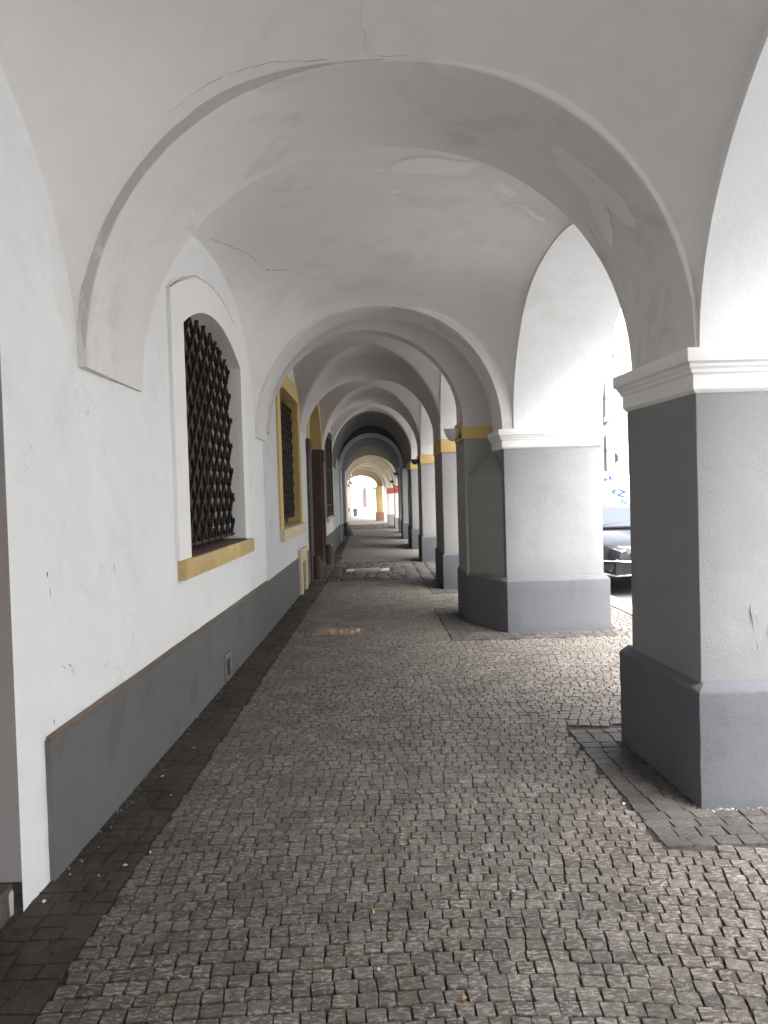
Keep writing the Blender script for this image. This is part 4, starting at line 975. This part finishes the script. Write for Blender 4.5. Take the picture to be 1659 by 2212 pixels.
# ------------------------------------------------------------------ cracks, peeled patches, arch edge with painted-in shade, sticker
def crack(name, pts, parent, r0=0.0022, jit=0.006):
    """a jagged hairline following points on a surface"""
    q = [Vector(p) for p in pts]; path = []
    for a, b in zip(q, q[1:]):
        k = max(2, int((b-a).length/0.035))
        for i in range(k): path.append(a.lerp(b, i/k)+Vector((rr.uniform(-jit, jit), rr.uniform(-jit, jit), -0.0005)))
    path.append(q[-1])
    MB().tube(path, [max(0.0006, r0*rr.uniform(0.35, 1.2)*(1-0.6*i/len(path))) for i in range(len(path))], 5).build(name, 'crack', parent)
def sail_z(x, y, y0, y1):
    v = (y-(y0+y1)/2)/((y1-y0)/2); xl = wall_x(y)-0.01; xr = XR+0.035; u = (x-(xl+xr)/2)/((xr-xl)/2)
    return ZS+cap_f(RS*math.sqrt(max(0, 1-0.5*u*u-0.5*v*v)))
V0, V1 = B[1], B[2]
on = lambda pts, b: [(x, y, sail_z(x, y, *b)) for x, y in pts]
vaults = [o for o in H1.children if o.name.startswith('vault')]
va = {1: vaults[1], 2: vaults[2]}
crack('crack', on([(0.03, 2.7), (0.015, 3.0), (0.04, 3.3), (0.026, 3.53), (0.02, 3.65), (0.042, 3.74), (0.037, 3.79), (0.056, 3.83)], V0), va[1], 0.0018)
crack('crack', on([(0.06, 3.82), (0.14, 3.845), (0.25, 3.835)], V0), va[1], 0.0014)
crack('crack', on([(-0.15, 3.84), (-0.4, 3.80), (-0.62, 3.79), (-0.8, 3.80), (-0.9, 3.80)], V0), va[1], 0.0015)
crack('crack', on([(-1.234, 6.54), (-1.156, 6.84), (-1.043, 7.13), (-0.97, 7.49), (-0.912, 7.70), (-0.742, 7.78), (-0.62, 7.93), (-0.41, 8.22), (-0.23, 8.42)], V1), va[2], 0.003, 0.014)
def patch(pts2, b, parent, mat='patch', lift=0.004):
    """a flake of newer plaster on the vault; outline roughened, faces follow the curve"""
    n = len(pts2); cx = sum(p[0] for p in pts2)/n; cy = sum(p[1] for p in pts2)/n; ring = []
    for (a, c), (d, e) in zip(pts2, pts2[1:]+pts2[:1]):
        for t in (0, 0.33, 0.66): ring.append((a+(d-a)*t+rr.uniform(-0.012, 0.012), c+(e-c)*t+rr.uniform(-0.012, 0.012)))
    vs = [(cx, cy, sail_z(cx, cy, *b)-lift)]; m = len(ring)
    for k in (0.5, 1.0):
        for x, y in ring:
            x2, y2 = cx+(x-cx)*k, cy+(y-cy)*k; vs.append((x2, y2, sail_z(x2, y2, *b)-(lift if k < 1 else lift*0.6)))
    fs = [(0, 1+i, 1+(i+1) % m) for i in range(m)]+[(1+i, 1+m+i, 1+m+(i+1) % m, 1+(i+1) % m) for i in range(m)]
    me = D.meshes.new('plaster_patch'); me.from_pydata(vs, [], fs); me.update(); finish('plaster_patch', me, mat, parent, angle=60)
patch([(0.20, 5.47), (0.24, 5.60), (0.36, 5.63), (0.53, 5.61), (0.72, 5.60), (0.80, 5.3), (0.4, 5.2), (0.26, 5.32)], V1, va[2])
patch([(0.16, 5.50), (0.20, 5.58), (0.10, 5.56), (0.08, 5.48)], V1, va[2])
patch([(0.21, 5.99), (0.28, 5.965), (0.33, 6.01), (0.24, 6.045)], V1, va[2])
patch([(-0.26, 5.885), (-0.21, 5.87), (-0.18, 5.89), (-0.23, 5.91)], V1, va[2])
patch([(0.93, 6.09), (1.0, 6.08), (1.0, 6.12), (0.95, 6.13)], V1, va[2])
patch([(0.95, 5.82), (1.10, 5.98), (1.16, 6.02), (1.12, 5.85), (1.0, 5.7)], V1, va[2])
patch([(1.17, 6.15), (1.25, 6.22), (1.36, 6.38), (1.47, 6.44), (1.46, 6.36), (1.36, 6.29), (1.26, 6.15)], V1, va[2])
ribs = [o for o in H1.children if o.name.startswith('cross_arch')]
def rib_edge(prof_in, w, y, t0, t1, parent, mat='rim_shade'):
    """chipped rim, by default in a grey that paints in shade, on the face of a cross arch, a few millimetres proud"""
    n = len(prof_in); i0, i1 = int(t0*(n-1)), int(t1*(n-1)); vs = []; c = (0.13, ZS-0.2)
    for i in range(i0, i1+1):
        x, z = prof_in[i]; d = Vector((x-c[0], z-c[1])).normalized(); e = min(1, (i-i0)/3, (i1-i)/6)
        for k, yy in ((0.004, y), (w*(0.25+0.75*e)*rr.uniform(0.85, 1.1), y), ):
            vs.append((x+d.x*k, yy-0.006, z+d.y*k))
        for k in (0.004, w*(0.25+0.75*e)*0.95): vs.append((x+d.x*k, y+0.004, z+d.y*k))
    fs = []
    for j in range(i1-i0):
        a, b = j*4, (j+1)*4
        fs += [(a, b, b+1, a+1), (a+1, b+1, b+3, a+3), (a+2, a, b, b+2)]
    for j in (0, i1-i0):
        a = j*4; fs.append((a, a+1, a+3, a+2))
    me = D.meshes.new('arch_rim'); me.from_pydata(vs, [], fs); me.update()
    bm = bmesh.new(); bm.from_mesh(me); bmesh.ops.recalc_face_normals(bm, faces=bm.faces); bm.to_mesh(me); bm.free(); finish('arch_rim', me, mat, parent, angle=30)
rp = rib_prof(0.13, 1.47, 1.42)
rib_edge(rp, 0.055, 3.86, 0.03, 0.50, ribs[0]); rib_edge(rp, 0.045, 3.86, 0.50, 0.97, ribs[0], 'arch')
# repair patch brushed on the soffit of the near cross arch
def soffit_patch(pts, prof, cx, a, h, parent, mat, n_=2.1, lift=0.004):
    """pts are (angle 0..1 along the arch, y)"""
    def S(t, y, k):
        th = math.pi*(1-t); c, s_ = math.cos(th), math.sin(th)
        x = cx+(a-k)*math.copysign(abs(c)**(2/n_), c); z = ZS+(h-k)*abs(s_)**(2/n_); return (x, y, z)
    n = len(pts); ct = sum(p[0] for p in pts)/n; cy = sum(p[1] for p in pts)/n; ring = []
    for (p, q), (d, e) in zip(pts, pts[1:]+pts[:1]):
        for t in (0, 0.25, 0.5, 0.75): ring.append((p+(d-p)*t+rr.uniform(-0.006, 0.006), q+(e-q)*t+rr.uniform(-0.022, 0.022)))
    m = len(ring); vs = [S(ct, cy, lift)]
    for k in (0.35, 0.7, 1.0):
        for t, y in ring: vs.append(S(ct+(t-ct)*k, cy+(y-cy)*k, lift if k < 1 else lift*0.55))
    fs = [(0, 1+i, 1+(i+1) % m) for i in range(m)]
    for q in range(2): fs += [(1+q*m+i, 1+(q+1)*m+i, 1+(q+1)*m+(i+1) % m, 1+q*m+(i+1) % m) for i in range(m)]
    me = D.meshes.new('plaster_patch'); me.from_pydata(vs, [], fs); me.update(); finish('plaster_patch', me, mat, parent, angle=60)
M['soffit_patch'] = plaster('brushed_repair_plaster', (0.80, 0.785, 0.77), 0.06, 0.3, stain=(0.73, 0.71, 0.685), stain_amt=0.8, ss=9.0)
T = lambda x, z: 1-math.acos(max(-1, min(1, (abs((x-0.13)/1.47)**(2.1/2))*math.copysign(1, x-0.13))))/math.pi
soffit_patch([(T(1.03, 0), 4.22), (T(1.10, 0), 4.19), (T(1.21, 0), 4.16), (T(1.345, 0), 4.10), (T(1.40, 0), 4.11), (T(1.44, 0), 4.18), (T(1.38, 0), 4.26), (T(1.30, 0), 4.33), (T(1.385, 0), 4.40), (T(1.43, 0), 4.56), (T(1.36, 0), 4.55), (T(1.22, 0), 4.42), (T(1.09, 0), 4.38)], rp, 0.13, 1.47, 1.42, ribs[0], 'soffit_patch')
soffit_patch([(T(1.30, 0), 4.62), (T(1.37, 0), 4.68), (T(1.36, 0), 4.72), (T(1.28, 0), 4.66)], rp, 0.13, 1.47, 1.42, ribs[0], 'soffit_patch')
# scratches on the front of the near pier, sticker at the frame edge, scars on the wall
crack('scratch', [(1.865, 3.897, 0.99), (1.868, 3.897, 0.92), (1.885, 3.897, 0.85), (1.90, 3.897, 0.77)], p1, 0.0028, 0.006)
crack('scratch', [(1.865, 3.897, 0.96), (1.90, 3.897, 0.94), (1.90, 3.897, 0.90), (1.94, 3.897, 0.84)], p1, 0.0015, 0.006)
wp = lambda y, z: (wall_x(y)+0.0005, y, z)
hw = [o for o in H1.children if o.name.startswith('wall')][0]
for pts in ([(3.43, 1.30), (3.45, 1.24), (3.46, 1.19)], [(3.62, 0.86), (3.66, 0.84), (3.68, 0.80)], [(3.44, 0.66), (3.46, 0.60)][:2], [(4.25, 1.26), (4.27, 1.2)], [(3.55, 0.87), (3.58, 0.85)], [(5.55, 2.9), (5.5, 2.75), (5.6, 2.6)]):
    crack('scar', [wp(*p) for p in pts], hw, 0.003, 0.004)
crack('crack', [(wall_x(y)+0.031, y, z) for y, z in ((5.46, 3.04), (5.8, 3.19), (6.2, 3.31), (6.7, 3.37), (7.2, 3.36), (7.7, 3.25))], hw, 0.004, 0.004)
st = MB().add([(-0.03, 0, -0.03), (0.06, 0, -0.035), (0.065, 0, 0.04), (0.0, 0, 0.05), (-0.035, 0, 0.01), (-0.03, -0.001, -0.03), (0.06, -0.001, -0.035), (0.065, -0.001, 0.04), (0.0, -0.001, 0.05), (-0.035, -0.001, 0.01)], [(4, 3, 2, 1, 0), (5, 6, 7, 8, 9)]+[(i, (i+1) % 5, 5+(i+1) % 5, 5+i) for i in range(5)]).build('sticker', 'paper')
st.location = (1.985, 3.893, 0.86); tag(st, 'torn white sticker on the front of the nearest pier', 'sticker')

# ------------------------------------------------------------------ soil and crumbs where walls meet the paving
def grit(name, mat, spots, smin, smax):
    V, F = [], []
    for x, y in spots:
        q = rr.uniform(smin, smax); k = len(V); a = rr.uniform(0, 6)
        for i in range(4):
            t = a+i*math.pi/2; e = q*rr.uniform(0.6, 1.2); V.append((x+e*math.cos(t), y+e*math.sin(t), -0.003))
        V.append((x+rr.uniform(-q, q)*0.3, y+rr.uniform(-q, q)*0.3, q*rr.uniform(0.5, 1.0)))
        F += [(k, k+1, k+4), (k+1, k+2, k+4), (k+2, k+3, k+4), (k+3, k, k+4)]
    me = D.meshes.new(name); me.from_pydata(V, [], F); me.update(); finish(name, me, mat, None, 'stuff', angle=10)
foot = []
for _ in range(900):
    y = 2.6+12*rr.random()**1.5; foot.append(((wall_x(y)+0.03 if y > 3.34 else -1.43)+abs(rr.gauss(0, 0.016)), y))
grit('soil', 'dirt', foot, 0.004, 0.013)
pale = [((wall_x(y)+0.028)+abs(rr.gauss(0, 0.03)), y) for y in [3.4+8*rr.random()**1.6 for _ in range(120)]]
pale += [(rr.uniform(1.60, 2.6), 3.842-abs(rr.gauss(0, 0.014))) for _ in range(140)]
grit('rubble', 'concrete', pale, 0.0025, 0.008)
dark = [(1.575-0.05*t-abs(rr.gauss(0, 0.012)), 3.85+1.07*t) for t in [rr.random() for _ in range(260)]]
dark += [(1.48-0.33*t-abs(rr.gauss(0, 0.015)), 8.76+0.86*t) for t in [rr.random() for _ in range(160)]]
grit('dirt', 'dirt', dark, 0.004, 0.012)
